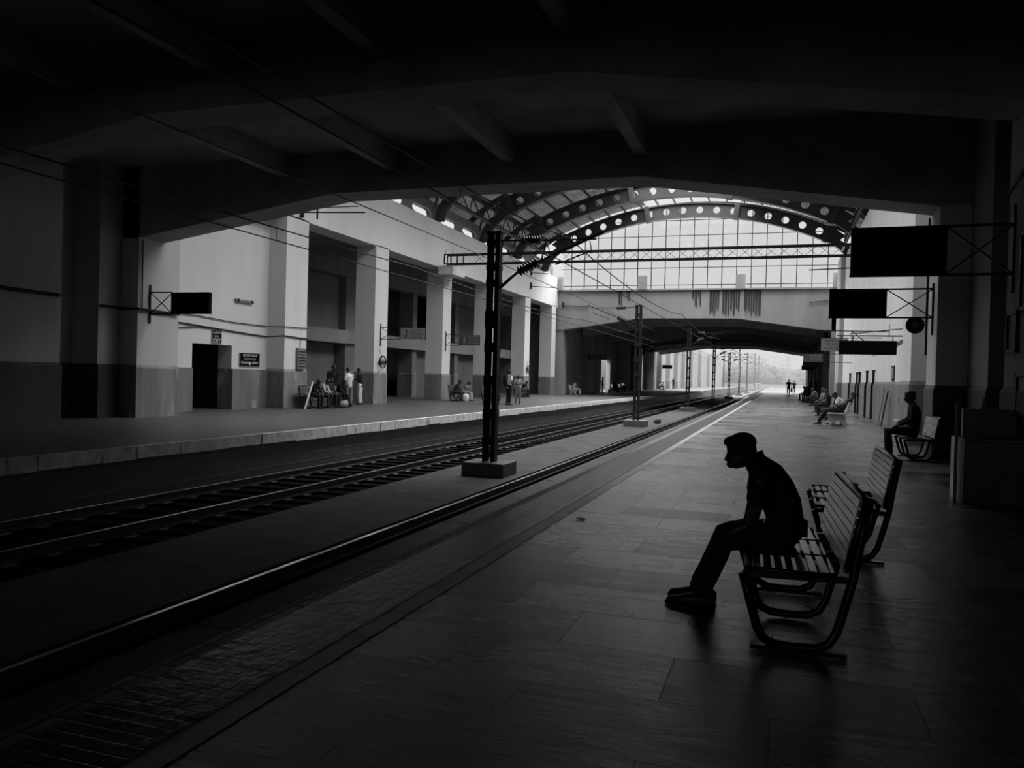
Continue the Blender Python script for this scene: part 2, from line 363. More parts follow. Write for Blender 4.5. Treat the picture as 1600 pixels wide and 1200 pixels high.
twotone('wall_left_recess', -27, -19.3, 15.6, 17.5, 7.5, MT['dimwall'], MT['dimdado'], 'r', 'recessed wall between the shaded piers')
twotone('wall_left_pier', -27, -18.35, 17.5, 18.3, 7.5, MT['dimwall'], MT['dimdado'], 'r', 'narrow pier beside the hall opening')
twotone('pillar_left', -20.5, -17.72, 18.3, 19.95, 8.9, mat('pier_paint', .5, .85, .12, .6, streak=1), MT['dado'], 'rn', 'left pier carrying the near bridge')
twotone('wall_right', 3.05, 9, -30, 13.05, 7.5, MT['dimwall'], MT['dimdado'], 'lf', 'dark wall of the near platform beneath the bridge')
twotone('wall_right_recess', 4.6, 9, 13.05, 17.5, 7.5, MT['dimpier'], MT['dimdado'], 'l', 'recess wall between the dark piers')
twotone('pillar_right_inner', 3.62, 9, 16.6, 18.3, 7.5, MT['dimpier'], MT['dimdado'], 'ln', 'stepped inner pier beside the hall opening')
twotone('pillar_right', 3.04, 6, 18.3, 19.4, 8.9, mat('pier_paint_right', .5, .85, .12, .6, streak=1), MT['dimdado'], 'ln', 'right pier carrying the near bridge')

# ================================================================== SETTING: the hall, far (left) side
def door_wall():
    m = B().box(-19.8, -19.2, 19.9, 22.3, 1.5, 8).box(-19.8, -19.2, 24.38, 26.6, 1.5, 8).box(-19.8, -19.2, 22.3, 24.38, 2.36, 8)
    struct('wall_left_hall', m, MT['paint'], 'sunlit cream wall with the dark exit doorway', 'wall')
    m = B().box(-19.8, -19.14, 19.9, 22.3, 0, 1.5).box(-19.8, -19.14, 24.38, 26.6, 0, 1.5)
    struct('wall_left_hall_dado', m, MT['dado'], 'stained dado beside the exit doorway', 'dado')
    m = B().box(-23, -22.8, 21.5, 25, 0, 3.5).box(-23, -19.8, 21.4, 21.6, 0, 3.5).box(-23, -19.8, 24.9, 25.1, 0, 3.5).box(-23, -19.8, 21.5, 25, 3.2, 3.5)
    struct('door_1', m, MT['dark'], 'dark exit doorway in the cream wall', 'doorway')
door_wall()
PY = [(26.5, 28.0), (33.7, 35.0), (41.75, 42.9), (49.3, 50.6), (57.1, 58.4), (64.5, 65.8)]
PN = ['first hall pillar, beside the exit doorway and notice boxes', 'second hall pillar, with the round station badge', 'third hall pillar, under the concrete corbel',
      'fourth hall pillar, half hidden behind the overhead line mast', 'fifth hall pillar, with the smaller round badge', 'last hall pillar before the far bridge']
for (a, b), nm in zip(PY, PN):
    twotone('pillar', -19.45, -18.4, a, b, 7.6, MT['paint'], MT['dado'], 'rnf', nm)
struct('wall_left_fascia', B().box(-19.45, -18.4, 19.9, 66.2, 7.55, 10.05), MT['paint'], 'long cream fascia above the hall pillars', 'fascia')
struct('ceiling_verandah', B().box(-27, -19.4, 19.9, 66, 7.6, 7.8), MT['backwall'])
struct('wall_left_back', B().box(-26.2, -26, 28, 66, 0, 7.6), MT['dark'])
struct('wall_left_end', B().box(-26, -19.45, 26.6, 28.0, 0, 7.6), MT['backwall'])
struct('wall_left_end', B().box(-26.2, -19.1, 65.9, 66.3, 0, 7.6), MT['backwall'])
# second row of columns, tie beams and infill behind the pillars
for a, b in ((30.2, 31.3), (37.65, 38.7), (45.9, 46.5), (52.8, 53.4), (60.3, 61.4)):
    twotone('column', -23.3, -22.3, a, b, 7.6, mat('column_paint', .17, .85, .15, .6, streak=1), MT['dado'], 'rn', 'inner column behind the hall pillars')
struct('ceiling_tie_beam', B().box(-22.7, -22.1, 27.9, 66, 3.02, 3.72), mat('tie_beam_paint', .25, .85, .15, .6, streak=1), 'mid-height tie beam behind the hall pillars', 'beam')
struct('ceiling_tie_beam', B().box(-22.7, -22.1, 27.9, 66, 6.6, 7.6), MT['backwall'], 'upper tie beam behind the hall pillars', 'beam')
struct('wall_left_infill', B().box(-23.0, -22.75, 28, 37.7, 3.7, 6.6).box(-23.0, -22.75, 53.4, 60, 0, 6.6).box(-23.2, -22.9, 28, 37.5, 0, 3.0), MT['backwall'])
struct('wall_left_infill', B().box(-22.9, -22.7, 46.5, 52.8, 0, 3.0), MT['backwall'])
struct('trim_corbel', B().box(-18.4, -17.5, 40.9, 42.7, 7.12, 7.62), MT['paint'], 'concrete corbel below the lattice boom end', 'corbel')

# ================================================================== SETTING: the hall, near (right) side
twotone('wall_right_hall', 4.0, 6, 24.2, 58, 10.3, MT['paint'], MT['dado'], 'l', 'bright cream wall of the near platform', hd=1.62, grow=.03)
twotone('pillar_right_hall', 3.18, 6, 22.6, 24.2, 10.3, MT['paint'], MT['dado'], 'ln', 'cream pilaster projecting from the near platform wall', hd=1.6)
twotone('wall_right_near', 4.0, 6, 19.4, 22.6, 10.3, MT['paint'], MT['dado'], 'l', 'short cream wall piece beside the right pier', hd=1.62)
twotone('pillar_right_far', 3.72, 6, 58, 61.5, 10.3, mat('grey_pilaster_paint', .4, .85, .12, .6, streak=1), MT['dado'], 'ln', 'grey pilaster before the far bridge', hd=1.62)  # pilaster in a darker grey than the wall paint
twotone('wall_right_far', 4.0, 6, 61.5, 66, 10.3, MT['paint'], MT['dado'], 'l', 'last cream wall piece before the far bridge', hd=1.62)

# ================================================================== SETTING: far bridge and tunnel
FB = (-17.85, -11.2, -3.45, 3.75, 5.62, 6.62)
fas = B().prism(soffit(*FB, 8.98), 'y', 66.2, 67.4)
struct('bridge_fascia', fas, MT['bridge'], 'stained fascia of the far bridge, cranked soffit', 'bridge')
stn = mat('black_water_stains', .03, .9, .3, 6)
for k, (x0, x1, zb) in enumerate([(-13.1, -12.85, 7.2), (-12.35, -12.2, 8.0), (-7.0, -6.3, 7.4), (-5.6, -4.9, 6.75), (-4.6, -3.2, 6.7), (-2.9, -1.75, 6.68)]):
    s = B(); x = x0
    while x < x1:
        ww = random.uniform(.05, .2); z = zb+random.uniform(0, .9)**1.6; z = min(z, 8.5)
        s.prism([(x, 8.97), (x+ww, 8.97), (x+ww*.8, z+.2), (x+ww*.5, z), (x+.01, z+.3)], 'y', 66.17, 66.21); x += ww+random.uniform(.0, .05)
    struct('trim_stain', s, stn, 'black run-off stain streaks on the bridge fascia', 'stain', 'run-off stains')
OUTP = mat('daylit_wall_paint', .20, .9, .15, .4, streak=1)
struct('wall_left_yard', B().box(-23.4, -23, 67, 128, 0, 5.5), OUTP, 'daylit wall seen through the doorways of the tunnel', 'wall')
struct('bridge_deck', B().box(-19.7, 9, 66.6, 128, 7.3, 8.9), MT['dim'], 'deck of the far bridge', 'bridge')
struct('bridge_coping', B().box(-19, 4.6, 66.0, 66.5, 8.93, 9.06), MT['bridge'], 'thin coping along the far bridge top', 'coping')
for x, lb in ((-18.3, 'first from the far platform side'), (-11.08, 'second from the far platform side'), (-3.2, 'second from the near platform side'), (4.05, 'first from the near platform side')):
    struct('bridge_pier_stub', B().box(x-.36, x+.36, 65.95, 66.6, 9.0, 10.15), MT['bridge'], 'square parapet stub on the far bridge, '+lb, 'parapet stub')
for y in (76, 86.5, 97, 107.5, 118):
    struct('ceiling_beam', B().prism(soffit(*FB, 7.35), 'y', y, y+.9), MT['dim'], 'cranked beam under the far bridge', 'beam', 'beams under the far bridge')
struct('ceiling_beam', B().prism(soffit(*FB, 8.9), 'y', 127.5, 128.6), MT['dim'], 'cranked beam at the bright tunnel exit', 'beam')
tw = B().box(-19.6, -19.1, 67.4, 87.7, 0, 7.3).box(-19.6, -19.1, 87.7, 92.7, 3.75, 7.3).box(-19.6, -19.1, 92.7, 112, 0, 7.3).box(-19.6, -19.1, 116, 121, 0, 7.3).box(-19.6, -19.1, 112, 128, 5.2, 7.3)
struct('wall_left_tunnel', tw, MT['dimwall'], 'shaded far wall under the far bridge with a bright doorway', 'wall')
struct('pillar_tunnel', B().box(-19.2, -17.85, 66.3, 67.6, 0, 7.3), MT['bridge'], 'pier of the far bridge on the far platform', 'pier')
for y in (79, 97.5, 107.2, 118): struct('pillar_tunnel', B().box(-19.2, -17.9, y, y+1.0, 0, 7.3), MT['dim'], 'dark pier under the far bridge, far platform side', 'pier', 'dark tunnel piers')
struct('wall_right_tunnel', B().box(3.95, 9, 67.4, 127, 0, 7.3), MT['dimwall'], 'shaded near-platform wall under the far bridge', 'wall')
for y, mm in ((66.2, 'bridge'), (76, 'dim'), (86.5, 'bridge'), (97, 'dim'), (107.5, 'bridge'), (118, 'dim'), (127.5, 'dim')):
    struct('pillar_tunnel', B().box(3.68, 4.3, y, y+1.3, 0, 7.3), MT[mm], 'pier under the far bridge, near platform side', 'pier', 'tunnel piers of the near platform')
# beyond the exit: second open hall on the far platform, outdoor ground
ow_ = B().box(-21, -19.2, 129, 285, 0, 9)
struct('wall_left_outdoor', ow_, OUTP, 'daylit cream building beyond the tunnel exit', 'building')
for y in (131, 142, 153, 165, 180, 200, 225): twotone('pillar', -19.4, -18.5, y, y+1.6, 9, OUTP, MT['dado'], 'rn', 'daylit pillar beyond the tunnel exit')
struct('ground', B().box(-400, 400, 128, 900, -1.6, -1.2), MT['ground'], 'open ground beyond the station', 'ground')
struct('ground_left', B().box(-400, -26.5, -60, 128, -1.6, -1.2), MT['ground'])

# ================================================================== SETTING: roof of the hall
RX, RZ, RR = -6.8, -8.6, 23.2
def rp_(a, r): return (RX+r*math.sin(a), RZ+r*math.cos(a))
def holed_cell(m, outer, hole, y0, y1):
    """flat plate between outer polygon and hole polygon (same count), extruded y0..y1"""
    n = len(outer); V = []
    for yy in (y0, y1): V.append(([m.bm.verts.new((p[0], yy, p[1])) for p in outer], [m.bm.verts.new((p[0], yy, p[1])) for p in hole]))
    for i in range(n):
        j = (i+1) % n
        for k, (O, H) in enumerate(V):
            f_ = (O[i], O[j], H[j], H[i]); m.bm.faces.new(f_ if k == 0 else tuple(reversed(f_)))
        m.bm.faces.new((V[0][1][i], V[0][1][j], V[1][1][j], V[1][1][i]))
        m.bm.faces.new((V[0][0][j], V[0][0][i], V[1][0][i], V[1][0][j]))
def arch_mesh():
    m = B(); st = .0545; nh = 16; hr = .26; hd = .50; y0, y1 = -.06, .06
    for k in range(nh):
        a = (k-7.5)*st; c = rp_(a, RR); out = []; hol = []
        for j in range(20):
            t = 2*PI*j/20; dx, dz = math.cos(t), math.sin(t)
            s = 1/max(abs(dx)/(st/2*RR), abs(dz)/hd)           # point on the cell border
            da, dr = dx*s/RR, dz*s
            out.append(rp_(a+da, RR+dr)); hol.append(rp_(a+dx*hr/RR, RR+dz*hr))
        holed_cell(m, out, hol, y0, y1)
    A = 8*st
    N = 40
    for r, hh in ((RR-hd, .05), (RR+hd, .05)):
        for i in range(N):
            a0, a1 = -A-.02+(2*A+.04)*i/N, -A-.02+(2*A+.04)*(i+1)/N
            m.prism([rp_(a0, r-hh), rp_(a1, r-hh), rp_(a1, r+hh), rp_(a0, r+hh)], 'y', -.24, .24)
    for a in (-.145, .145, -A, A): m.prism([rp_(a-.008, RR-.62), rp_(a+.008, RR-.62), rp_(a+.008, RR+.62), rp_(a-.008, RR+.62)], 'y', -.27, .27)
    for s in (-1, 1):
        def P(x, z): return (RX+s*x, z)
        # solid haunch, curved inner leg, outer strip, slot between
        m.prism([P(9.62, 12.0), P(10.15, 11.68), P(11.05, 12.25), P(10.15, 12.9)], 'y', -.08, .08)
        m.prism([P(10.15, 11.68), P(10.7, 11.25), P(11.1, 10.75), P(11.35, 10.1), P(11.95, 10.1), P(11.7, 10.95), P(11.25, 11.55), P(10.6, 12.0)], 'y', -.09, .09)
        m.prism([P(10.15, 12.9), P(11.0, 12.45), P(11.9, 11.85), P(12.55, 11.25), P(12.75, 11.55), P(12.1, 12.1), P(11.2, 12.75), P(10.3, 13.2)], 'y', -.09, .09)
        m.prism([P(12.55, 11.25), P(12.1, 10.8), P(11.9, 10.1), P(12.3, 10.1), P(12.45, 10.7), P(12.8, 11.1)], 'y', -.09, .09)
        m.prism([P(11.6, 12.05), P(11.72, 12.1), P(12.0, 10.9), P(11.88, 10.85)], 'y', -.04, .04)
    return m
a0 = struct('roof_arch', arch_mesh(), MT['arch'], None, 'roof arch', 'steel roof arches')
AY = [62, 55, 48, 41, 34, 27, 20.5]
AL = ['round-holed steel roof arch nearest the gable window', 'second round-holed steel arch from the gable window', 'third steel arch from the gable window']
for i, yy in enumerate(AY):
    o = a0 if i == 0 else copy_tree(a0)
    o.location = (0, yy, 0); o['label'] = AL[min(i, 2)] if i < 3 else 'steel roof arch hidden above the near bridge beam'
# purlins
p0 = None
for k in range(-9, 10):
    a = k*.0545
    if abs(k) <= 2: pass
    x, z = rp_(a, RR+.78)
    m = B().box(-.04, .04, 20, 62.8, -.07, .07)
    for yy in AY: m.bar((0, yy, -.05), (0, yy, -.30), .05, .05)
    struct('roof_purlin', m, MT['arch'], 'lengthwise purlin carrying the roof sheets', 'purlin', 'roof purlins', loc=(x, 0, z))
# sheets: two curved halves, corrugated
def sheet(a0, a1, y0, y1):
    m = B(); n = 90; rows = []
    for i in range(n+1):
        a = a0+(a1-a0)*i/n; r = RR+.95+(.035 if i % 2 else -.035); x, z = rp_(a, r)
        rows.append((m.bm.verts.new((x, y0, z)), m.bm.verts.new((x, y1, z))))
    for (p, q), (r_, s_) in zip(rows, rows[1:]): m.bm.faces.new((p, q, s_, r_))
    o = m.build('roof', MT['roof']); so_ = o.modifiers.new('thickness', 'SOLIDIFY'); so_.thickness = .02
    return o
tag(sheet(-.60, -.15, 19.6, 62.7), 'curved corrugated roof sheeting on the far side', 'roof', None, 'structure')
tag(sheet(.15, .60, 19.6, 62.7), 'curved corrugated roof sheeting on the near side', 'roof', None, 'structure')
# eave plates with capsule openings, lattice girders
def eave(x, label, sgn):
    m = B()
    y = 20.0
    while y < 62.5:
        cyy, hw, hh = y+1.75, 1.22, .24; z0, z1, zc = 10.0, 11.15, 10.40; out = []; hol = []
        for j in range(24):
            t = 2*PI*j/24; dx, dz = math.cos(t), math.sin(t)
            s = min(1.75/abs(dx) if abs(dx) > 1e-6 else 1e9, ((z1-zc) if dz > 0 else (zc-z0))/abs(dz) if abs(dz) > 1e-6 else 1e9)
            out.append((cyy+dx*s, zc+dz*s))
            ex = math.copysign(abs(dx)**.55, dx)*hw; ez = math.copysign(abs(dz)**.8, dz)*hh; hol.append((cyy+ex, zc+ez))
        n = 24; V = []
        for xx in (x-.06, x+.06): V.append(([m.bm.verts.new((xx, p[0], p[1])) for p in out], [m.bm.verts.new((xx, p[0], p[1])) for p in hol]))
        for i in range(n):
            j = (i+1) % n
            for k, (O, H) in enumerate(V): m.bm.faces.new((O[i], O[j], H[j], H[i]) if k else (H[i], H[j], O[j], O[i]))
            m.bm.faces.new((V[0][1][i], V[0][1][j], V[1][1][j], V[1][1][i])); m.bm.faces.new((V[0][0][j], V[0][0][i], V[1][0][i], V[1][0][j]))
        y += 3.5
    m.prism([(x-sgn*.06, 11.08), (x-sgn*.06, 11.2), (x-sgn*1.5, 11.95), (x-sgn*1.5, 11.83)], 'y', 20, 62.5)
    struct('roof_eave_plate', m, MT['steel2'], label, 'eave plate')
    g = B(); xi = x+sgn*.9
    g.bar((xi, 20, 11.2), (xi, 62, 11.2), .12, .12).bar((xi-sgn*.2, 20, 12.35), (xi-sgn*.2, 62, 12.35), .12, .12)
    yy = 20.0; k = 0
    while yy < 62: g.bar((xi-sgn*(.0 if k % 2 == 0 else .2), yy, 11.2 if k % 2 == 0 else 12.35), (xi-sgn*(.2 if k % 2 == 0 else .0), yy+1.0, 12.35 if k % 2 == 0 else 11.2), .06, .06); yy += 1.0; k += 1
    struct('roof_girder', g, MT['arch'], 'lattice girder running above the '+('far' if sgn > 0 else 'near')+' side eave', 'girder')
    
eave(-18.75, 'eave plate with a row of long rounded openings above the fascia', 1)
eave(4.9, 'eave plate with rounded openings above the near platform wall', -1)

gm = B(); gp = [(-19.0, 9.0)]+[rp_(-.55+1.1*i/30, RR+.93) for i in range(31)]+[(5.4, 9.0)]; gm.prism(gp, 'y', 19.35, 19.4)
struct('gable_light_screen', gm, MT['roof'], 'added light-cutting sheet above the near bridge, out of view', 'gable')  # unseen sheet added to cut skylight on the near hall walls
# gable window on the far bridge
def gable():
    xs = [-16.12+1.142*i for i in range(-1, 19)]
    m = B()
    def zt(x): return RZ+math.sqrt(max((RR+1.5)**2-(x-RX)**2, 0))
    for x in xs: m.bar((x, 66.3, 9.0), (x, 66.3, zt(x)), .06, .08)
    for z in (9.38, 10.8, 13.44, 12.1, 14.7):
        if z == 12.1: continue
        hw = math.sqrt((RR+1.5)**2-(z-RZ)**2); m.bar((max(-18.2, RX-hw), 66.3, z), (min(4.6, RX+hw), 66.3, z), .05, .05)
    N = 30; lim = .47
    for i in range(N):
        a_, b_ = -lim+2*lim*i/N, -lim+2*lim*(i+1)/N
        p, q = rp_(a_, RR+1.5), rp_(b_, RR+1.5); m.bar((p[0], 66.3, p[1]), (q[0], 66.3, q[1]), .12, .14)
    fr = struct('window_1', m, MT['black'], 'arched gable window of thin bars above the far bridge', 'window')
    g = B(); poly = [(-18, 9.0)]+[rp_(-lim+2*lim*i/N, RR+1.45) for i in range(N+1)]+[(4.4, 9.0)]
    g.prism(poly, 'y', 66.33, 66.34); g.build('glass', MT['pane'], fr)
gable()


# ================================================================== OBJECTS: overhead line masts, boom, wires
def insulator(m, a, b, r=.105, n=7):
    a, b = Vector(a), Vector(b); d = b-a; L = d.length; prof = []
    for i in range(n):
        h = L*i/n; prof += [(r*.45, h), (r, h+L/n*.35), (r, h+L/n*.55), (r*.45, h+L/n*.95)]
    m.lathe(prof, a, d, 12); return m
def mast(x, y, top, label, arms, battens=None, hw=.145, base=(.55, .5)):
    t = thing('overhead_line_mast', label, 'mast', (x, y, -.86), 0, None); T = top+.86
    for s in (-1, 1):
        xx = s*(hw-.05)
        c = B().box(xx-.05, xx+.05, -.10, -.085, .3, T).box(xx-.05, xx+.05, .085, .10, .3, T).box(xx+s*.05-.012, xx+s*.05+.012, -.10, .10, .3, T)
        c.build('channel_post', MT['steel'], t)
    bl = battens or [(z, z+.16) for z in [(.9+.75*k) for k in range(int((T-1)/.75))]]
    for z0, z1 in bl:
        B().box(-hw-.02, hw+.02, -.125, -.105, z0+.86, z1+.86).box(-hw-.02, hw+.02, .105, .125, z0+.86, z1+.86).box(-hw+.0, hw-.0, -.11, .11, z0+.86+.01, z0+.90).build('batten_plate', MT['steel'], t)
    B().box(-base[0], base[0], -base[1], base[1], 0, .32).build('base_block', MT['counter'], t, bevel=.02)
    B().box(-hw-.05, hw+.05, -.15, .15, T, T+.04).build('cap', MT['steel'], t)
    for s, zs, zb in arms:           # side, stay height, bracket foot height
        A = B().bar((s*hw, 0, zs+.86), (s*.68, 0, zs+.85), .035, .035).bar((s*1.14, 0, zs+.84), (s*2.45, 0, zs+.83), .03, .03)
        ar = A.build('stay_arm', MT['steel'], t)
        insulator(B(), (s*.68, 0, zs+.85), (s*1.14, 0, zs+.84)).build('insulator', MT['porcelain'], ar, smooth=True)
        A = B().bar((s*hw, 0, zb+.82), (s*.42, 0, zb+1.06), .06, .06).bar((s*.42, 0, zb+1.06), (s*.60, 0, zb+1.20), .05, .05).bar((s*1.08, 0, zb+1.42), (s*2.62, 0, zs+.98), .045, .045)
        A.bar((s*2.3, 0, zs+.80), (s*2.35, 0, zs+.55), .02, .02).bar((s*1.5, 0, zb+1.35), (s*2.3, 0, zs+.55), .025, .025)
        ar = A.build('cantilever_arm', MT['steel'], t)
        insulator(B(), (s*.60, 0, zb+1.20), (s*1.08, 0, zb+1.42), .125, 7).build('insulator', MT['porcelain'], ar, smooth=True)
    return t
mast(-6.50, 17.7, 4.87, 'tall black mast standing nearest on the median, on a dark block', [(1, 4.70, 3.62)],
     [(4.0, 4.12), (3.62, 3.78), (4.58, 4.72), (2.63, 3.04), (2.06, 2.28), (1.28, 1.50), (.48, .70), (-.14, .02)], base=(.52, .5))
mast(-6.80, 39.7, 5.19, 'grey mast second on the median, arm reaching over the far track', [(-1, 5.12, 4.05)])
for yy, top, arms, lb in ((62.1, 5.4, [(1, 5.2, 4.2)], 'third mast on the median, just before the far bridge'), (86.9, 5.6, [(1, 5.0, 4.1)], 'fourth mast on the median, under the far bridge'),
                      (113.8, 5.4, [(-1, 5.0, 4.1), (1, 5.0, 4.1)], 'fifth mast on the median, near the tunnel exit'), (143, 7.2, [(1, 6.4, 5.0), (-1, 6.4, 5.0)], 'first mast standing in daylight beyond the exit'),
                      (176.7, 7.8, [(1, 6.8, 5.4)], 'second mast in daylight beyond the exit'), (231, 9.5, [(1, 8, 6.4), (-1, 8, 6.4)], 'tall third mast in daylight beyond the exit'), (272, 10.5, [(1, 9, 7)], 'tall farthest mast in daylight beyond the exit')):
    mast(-6.7, yy, top, lb, arms)
# a second line of masts on the far side of the tracks, outdoors
mast(-12.4, 190, 8.6, 'slender mast beside the far platform in the hazy yard', [(1, 7.4, 6)], base=(.4, .4))

def boom():
    t = thing('lattice_boom', 'long lattice boom spanning the hall above both tracks', 'lattice boom', (0, 41, 0))
    x0, x1, z0, z1 = -17.98, 4.0, 7.68, 8.2
    m = B()
    for z in (z0, z1):
        for yy in (-.22, .22): m.bar((x0, yy, z), (x1, yy, z), .07, .07)
    m.bar((x0, -.22, z0), (x0, -.22, z1), .05, .05).bar((x0, .22, z0), (x0, .22, z1), .05, .05)
    for k in range(4): m.bar((x0+.02+.38*k, -.22, z0), (x0+.02+.38*k, -.22, z1), .06, .05)
    m.build('chords', MT['black'], t)
    l = B(); n = 36
    for i in range(3, n):
        a, b = x0+(x1-x0)*i/n, x0+(x1-x0)*(i+1)/n
        l.bar((a, -.22, z0), (b, -.22, z1), .018, .018).bar((a, -.20, z1), (b, -.20, z0), .018, .018)
    l.build('lacing', MT['black'], t)
    for k, xx in enumerate((x0+.05, x0+.5)):
        r = B().bar((xx, -.22, z1), (xx, -.22, z1+.25), .03, .03); r.build('spike', MT['black'], t)
boom()
def wire(label, x, pts, r=.012, name='overhead_wire'):
    m = B(); m.loft([(x, y, z) for y, z in pts], r, n=6, ref=(1, 0, 0)); o = m.build(name, MT['wire']); tag(o, label, 'wire'); return o
def droop(y0, y1, z, sag, n=9): return [(y0+(y1-y0)*i/n, z-sag*4*(i/n)*(1-i/n)) for i in range(n+1)]
wire('contact wire over the near track, lower of its pair', -4.7, [(-6, 4.08), (17.7, 4.10), (39.7, 4.12), (62, 4.15), (128, 4.2), (280, 4.6)])
wire('catenary wire over the near track, upper of its pair', -4.7, droop(-6, 17.7, 4.62, .28)[:-1]+droop(17.7, 39.7, 4.72, .3)[:-1]+droop(39.7, 62, 4.8, .3)[:-1]+[(62, 4.85), (128, 4.9), (280, 5.5)], .014)
wire('contact wire over the far track, lower of its pair', -9.7, [(-6, 4.08), (20, 4.12), (62, 4.15), (128, 4.2), (280, 4.6)])
wire('catenary wire over the far track, upper of its pair', -9.7, droop(-6, 20, 4.45, .12)[:-1]+droop(20, 40, 4.45, .15)[:-1]+[(40, 4.5), (62, 4.6), (128, 4.7), (280, 5.4)], .014)
wire('highest wire, above the far track', -9.7, [(-6, 5.45), (8, 5.47), (16, 5.53), (25, 5.57), (45, 5.5), (128, 5.35), (280, 6)], .014)
for i, (x, yy, za, zb) in enumerate(((-4.7, 11.2, 4.09, 4.42), (-9.7, 13.6, 4.11, 4.38), (-9.7, 22, 4.13, 4.4), (-4.7, 25, 4.11, 4.55))):
    o = B().loft([(x, yy, za), (x, yy, zb)], .007, n=6, ref=(1, 0, 0)).build('wire_dropper', MT['wire'])
    tag(o, ('short dropper tying the near track wires, before the first mast', 'short dropper tying the far track wires, under the near bridge', 'short dropper tying the far track wires, in front of the cream wall', 'short dropper tying the near track wires, beyond the first mast')[i], 'wire')
def wall_arm(x0, x1, y, z, label, dz=-.12, two=True):
    t = thing('bracket_arm', label, 'bracket', (x0, y, z)); s = x1-x0
    m = B().bar((0, 0, 0), (s, 0, dz), .05, .05)
    if two: m.bar((0, 0, .16), (s*.9, .0, .13), .03, .03).bar((s*.25, 0, .15), (s*.25, 0, -.3), .05, .05)
    m.build('arm', MT['black'], t); B().box(-.06, .06, -.08, .08, -.2, .3).build('wall_plate', MT['steel'], t)
wall_arm(-18.35, -15.5, 27.4, 7.85, 'long dark bracket arm above the first hall pillar')
wall_arm(-18.35, -17.0, 58.2, 9.5, 'upper short bracket arm on the cream fascia by the far bridge', two=False)
wall_arm(-18.35, -16.4, 58.2, 8.45, 'lower short bracket arm on the cream fascia by the far bridge', two=False)
wall_arm(-17.9, -15.6, 66.12, 7.7, 'dark bracket arm on the far bridge fascia, far platform side', two=False)
wall_arm(3.6, 2.0, 66.12, 8.0, 'dark bracket arm on the far bridge fascia, near platform side', two=False)
wall_arm(3.95, 1.2, 41.6, 7.2, 'dark bracket arm on the near platform wall below the boom', dz=-.1, two=False)

# ================================================================== OBJECTS: signs
def glyphs(parent, x0, x1, z, h, y, m, seed, plane='xz', n=None):
    """a row of small irregular strokes, like far-off lettering"""
    r = random.Random(seed); g = B(); x = x0
    while x < x1:
        w_ = h*r.uniform(.45, .8)
        g.box(x, x+w_, 0, .004, z+h*.38, z+h*.5)
        for _ in range(3):
            q = x+r.uniform(0, w_*.8); a = z-h*.5+r.uniform(0, h*.4)
            g.box(q, q+h*.14, 0, .004, a, a+h*r.uniform(.3, .6))
        x += w_+h*(.12 if r.random() < .8 else .5)
    o = g.build('lettering', m, parent); o.location = (0, y, 0); return o
def board(name, label, xw, xa, xb, y, z0, z1, zu0, zu1, m=None, t=.14, brace=True, cat='sign'):
    """board between xa and xb, hung on arms from a wall plate at xw"""
    g = thing(name, label, cat, (xw, y, 0)); s = 1 if xw > xa else -1
    a, b = xa-xw, xb-xw; e = b if s > 0 else a
    bd = B().box(a, b, -t/2, t/2, z0, z1).build('board', m or MT['sign'], g, bevel=.01)
    f_ = B().bar((a-.01, 0, z1+.01), (0, 0, z1+.015), .035, .035).build('upper_arm', MT['black'], g)
    f_ = B().bar((a-.01, 0, z0-.01), (0, 0, z0-.01), .035, .035).build('lower_arm', MT['black'], g)
    if brace: B().bar((e, 0, z1), (-s*.03, 0, z0), .022, .022).bar((e, .012, z0), (-s*.03, .012, z1), .022, .022).build('cross_brace', MT['black'], g)
    B().box(-.035 if s > 0 else 0, 0 if s > 0 else .035, -.03, .03, zu0, zu1).build('wall_upright', MT['steel'], g)
    return g, bd
g, bd = board('hanging_sign_board', 'largest black sign board, hung on cross-braced arms from the near wall', 3.05, .94, 2.20, 12.7, 3.12, 3.79, 2.84, 4.07)
B().box(-1.45, -1.28, -.075, .075, 3.0, 3.8).build('end_plate', MT['sign'], g) if False else None
g, bd = board('hanging_sign_board', 'black sign board hung from the right pier, below and behind the largest board', 3.04, .98, 2.13, 18.75, 2.98, 3.57, 2.6, 3.7)
g, bd = board('hanging_sign_board', 'black sign board with cross-braced arms on the far platform pier', -17.72, -16.88, -15.54, 18.75, 3.06, 3.68, 2.78, 3.92)
# board with frame above, on the near platform wall
g = thing('hanging_display_board', 'wide low black display board under a thin pipe frame, near platform wall', 'display board', (4.0, 30, 0))
B().box(-2.07, -.24, -.09, .09, 2.57, 3.05).build('display_panel', MT['sign'], g, bevel=.01)
B().bar((-2.15, 0, 3.22), (0, 0, 3.22), .04, .04).bar((-1.75, 0, 3.28), (0, 0, 3.48), .03, .03).build('support_arm', MT['black'], g)
for xx in (-2.0, -1.62, -.36): B().bar((xx, 0, 3.04), (xx, 0, 3.23), .03, .03).build('hanger', MT['black'], g)
B().box(-.05, 0, -.04, .04, 2.7, 3.6).build('wall_upright', MT['steel'], g)
g = thing('pipe_frame', 'thin pipe frame with a diagonal behind the wide display board', 'frame', (4.0, 34, 0))
B().bar((-2.6, 0, 3.65), (0, 0, 3.62), .035, .035).bar((-2.6, 0, 3.65), (-2.6, 0, 3.5), .035, .035).bar((-1.35, 0, 3.63), (-1.35, 0, 3.1), .03, .03).bar((-1.35, 0, 3.63), (-.5, 0, 2.9), .03, .03).bar((0, 0, 3.9), (0, 0, 3.4), .05, .05).build('pipes', MT['black'], g)
g = thing('platform_sign', 'pale platform sign with three lines of lettering near the display board', 'sign', (4.0, 36.4, 0))
bd = B().box(-2.37, -1.3, -.04, .04, 2.94, 3.46).build('board', MT['signgrey'], g)
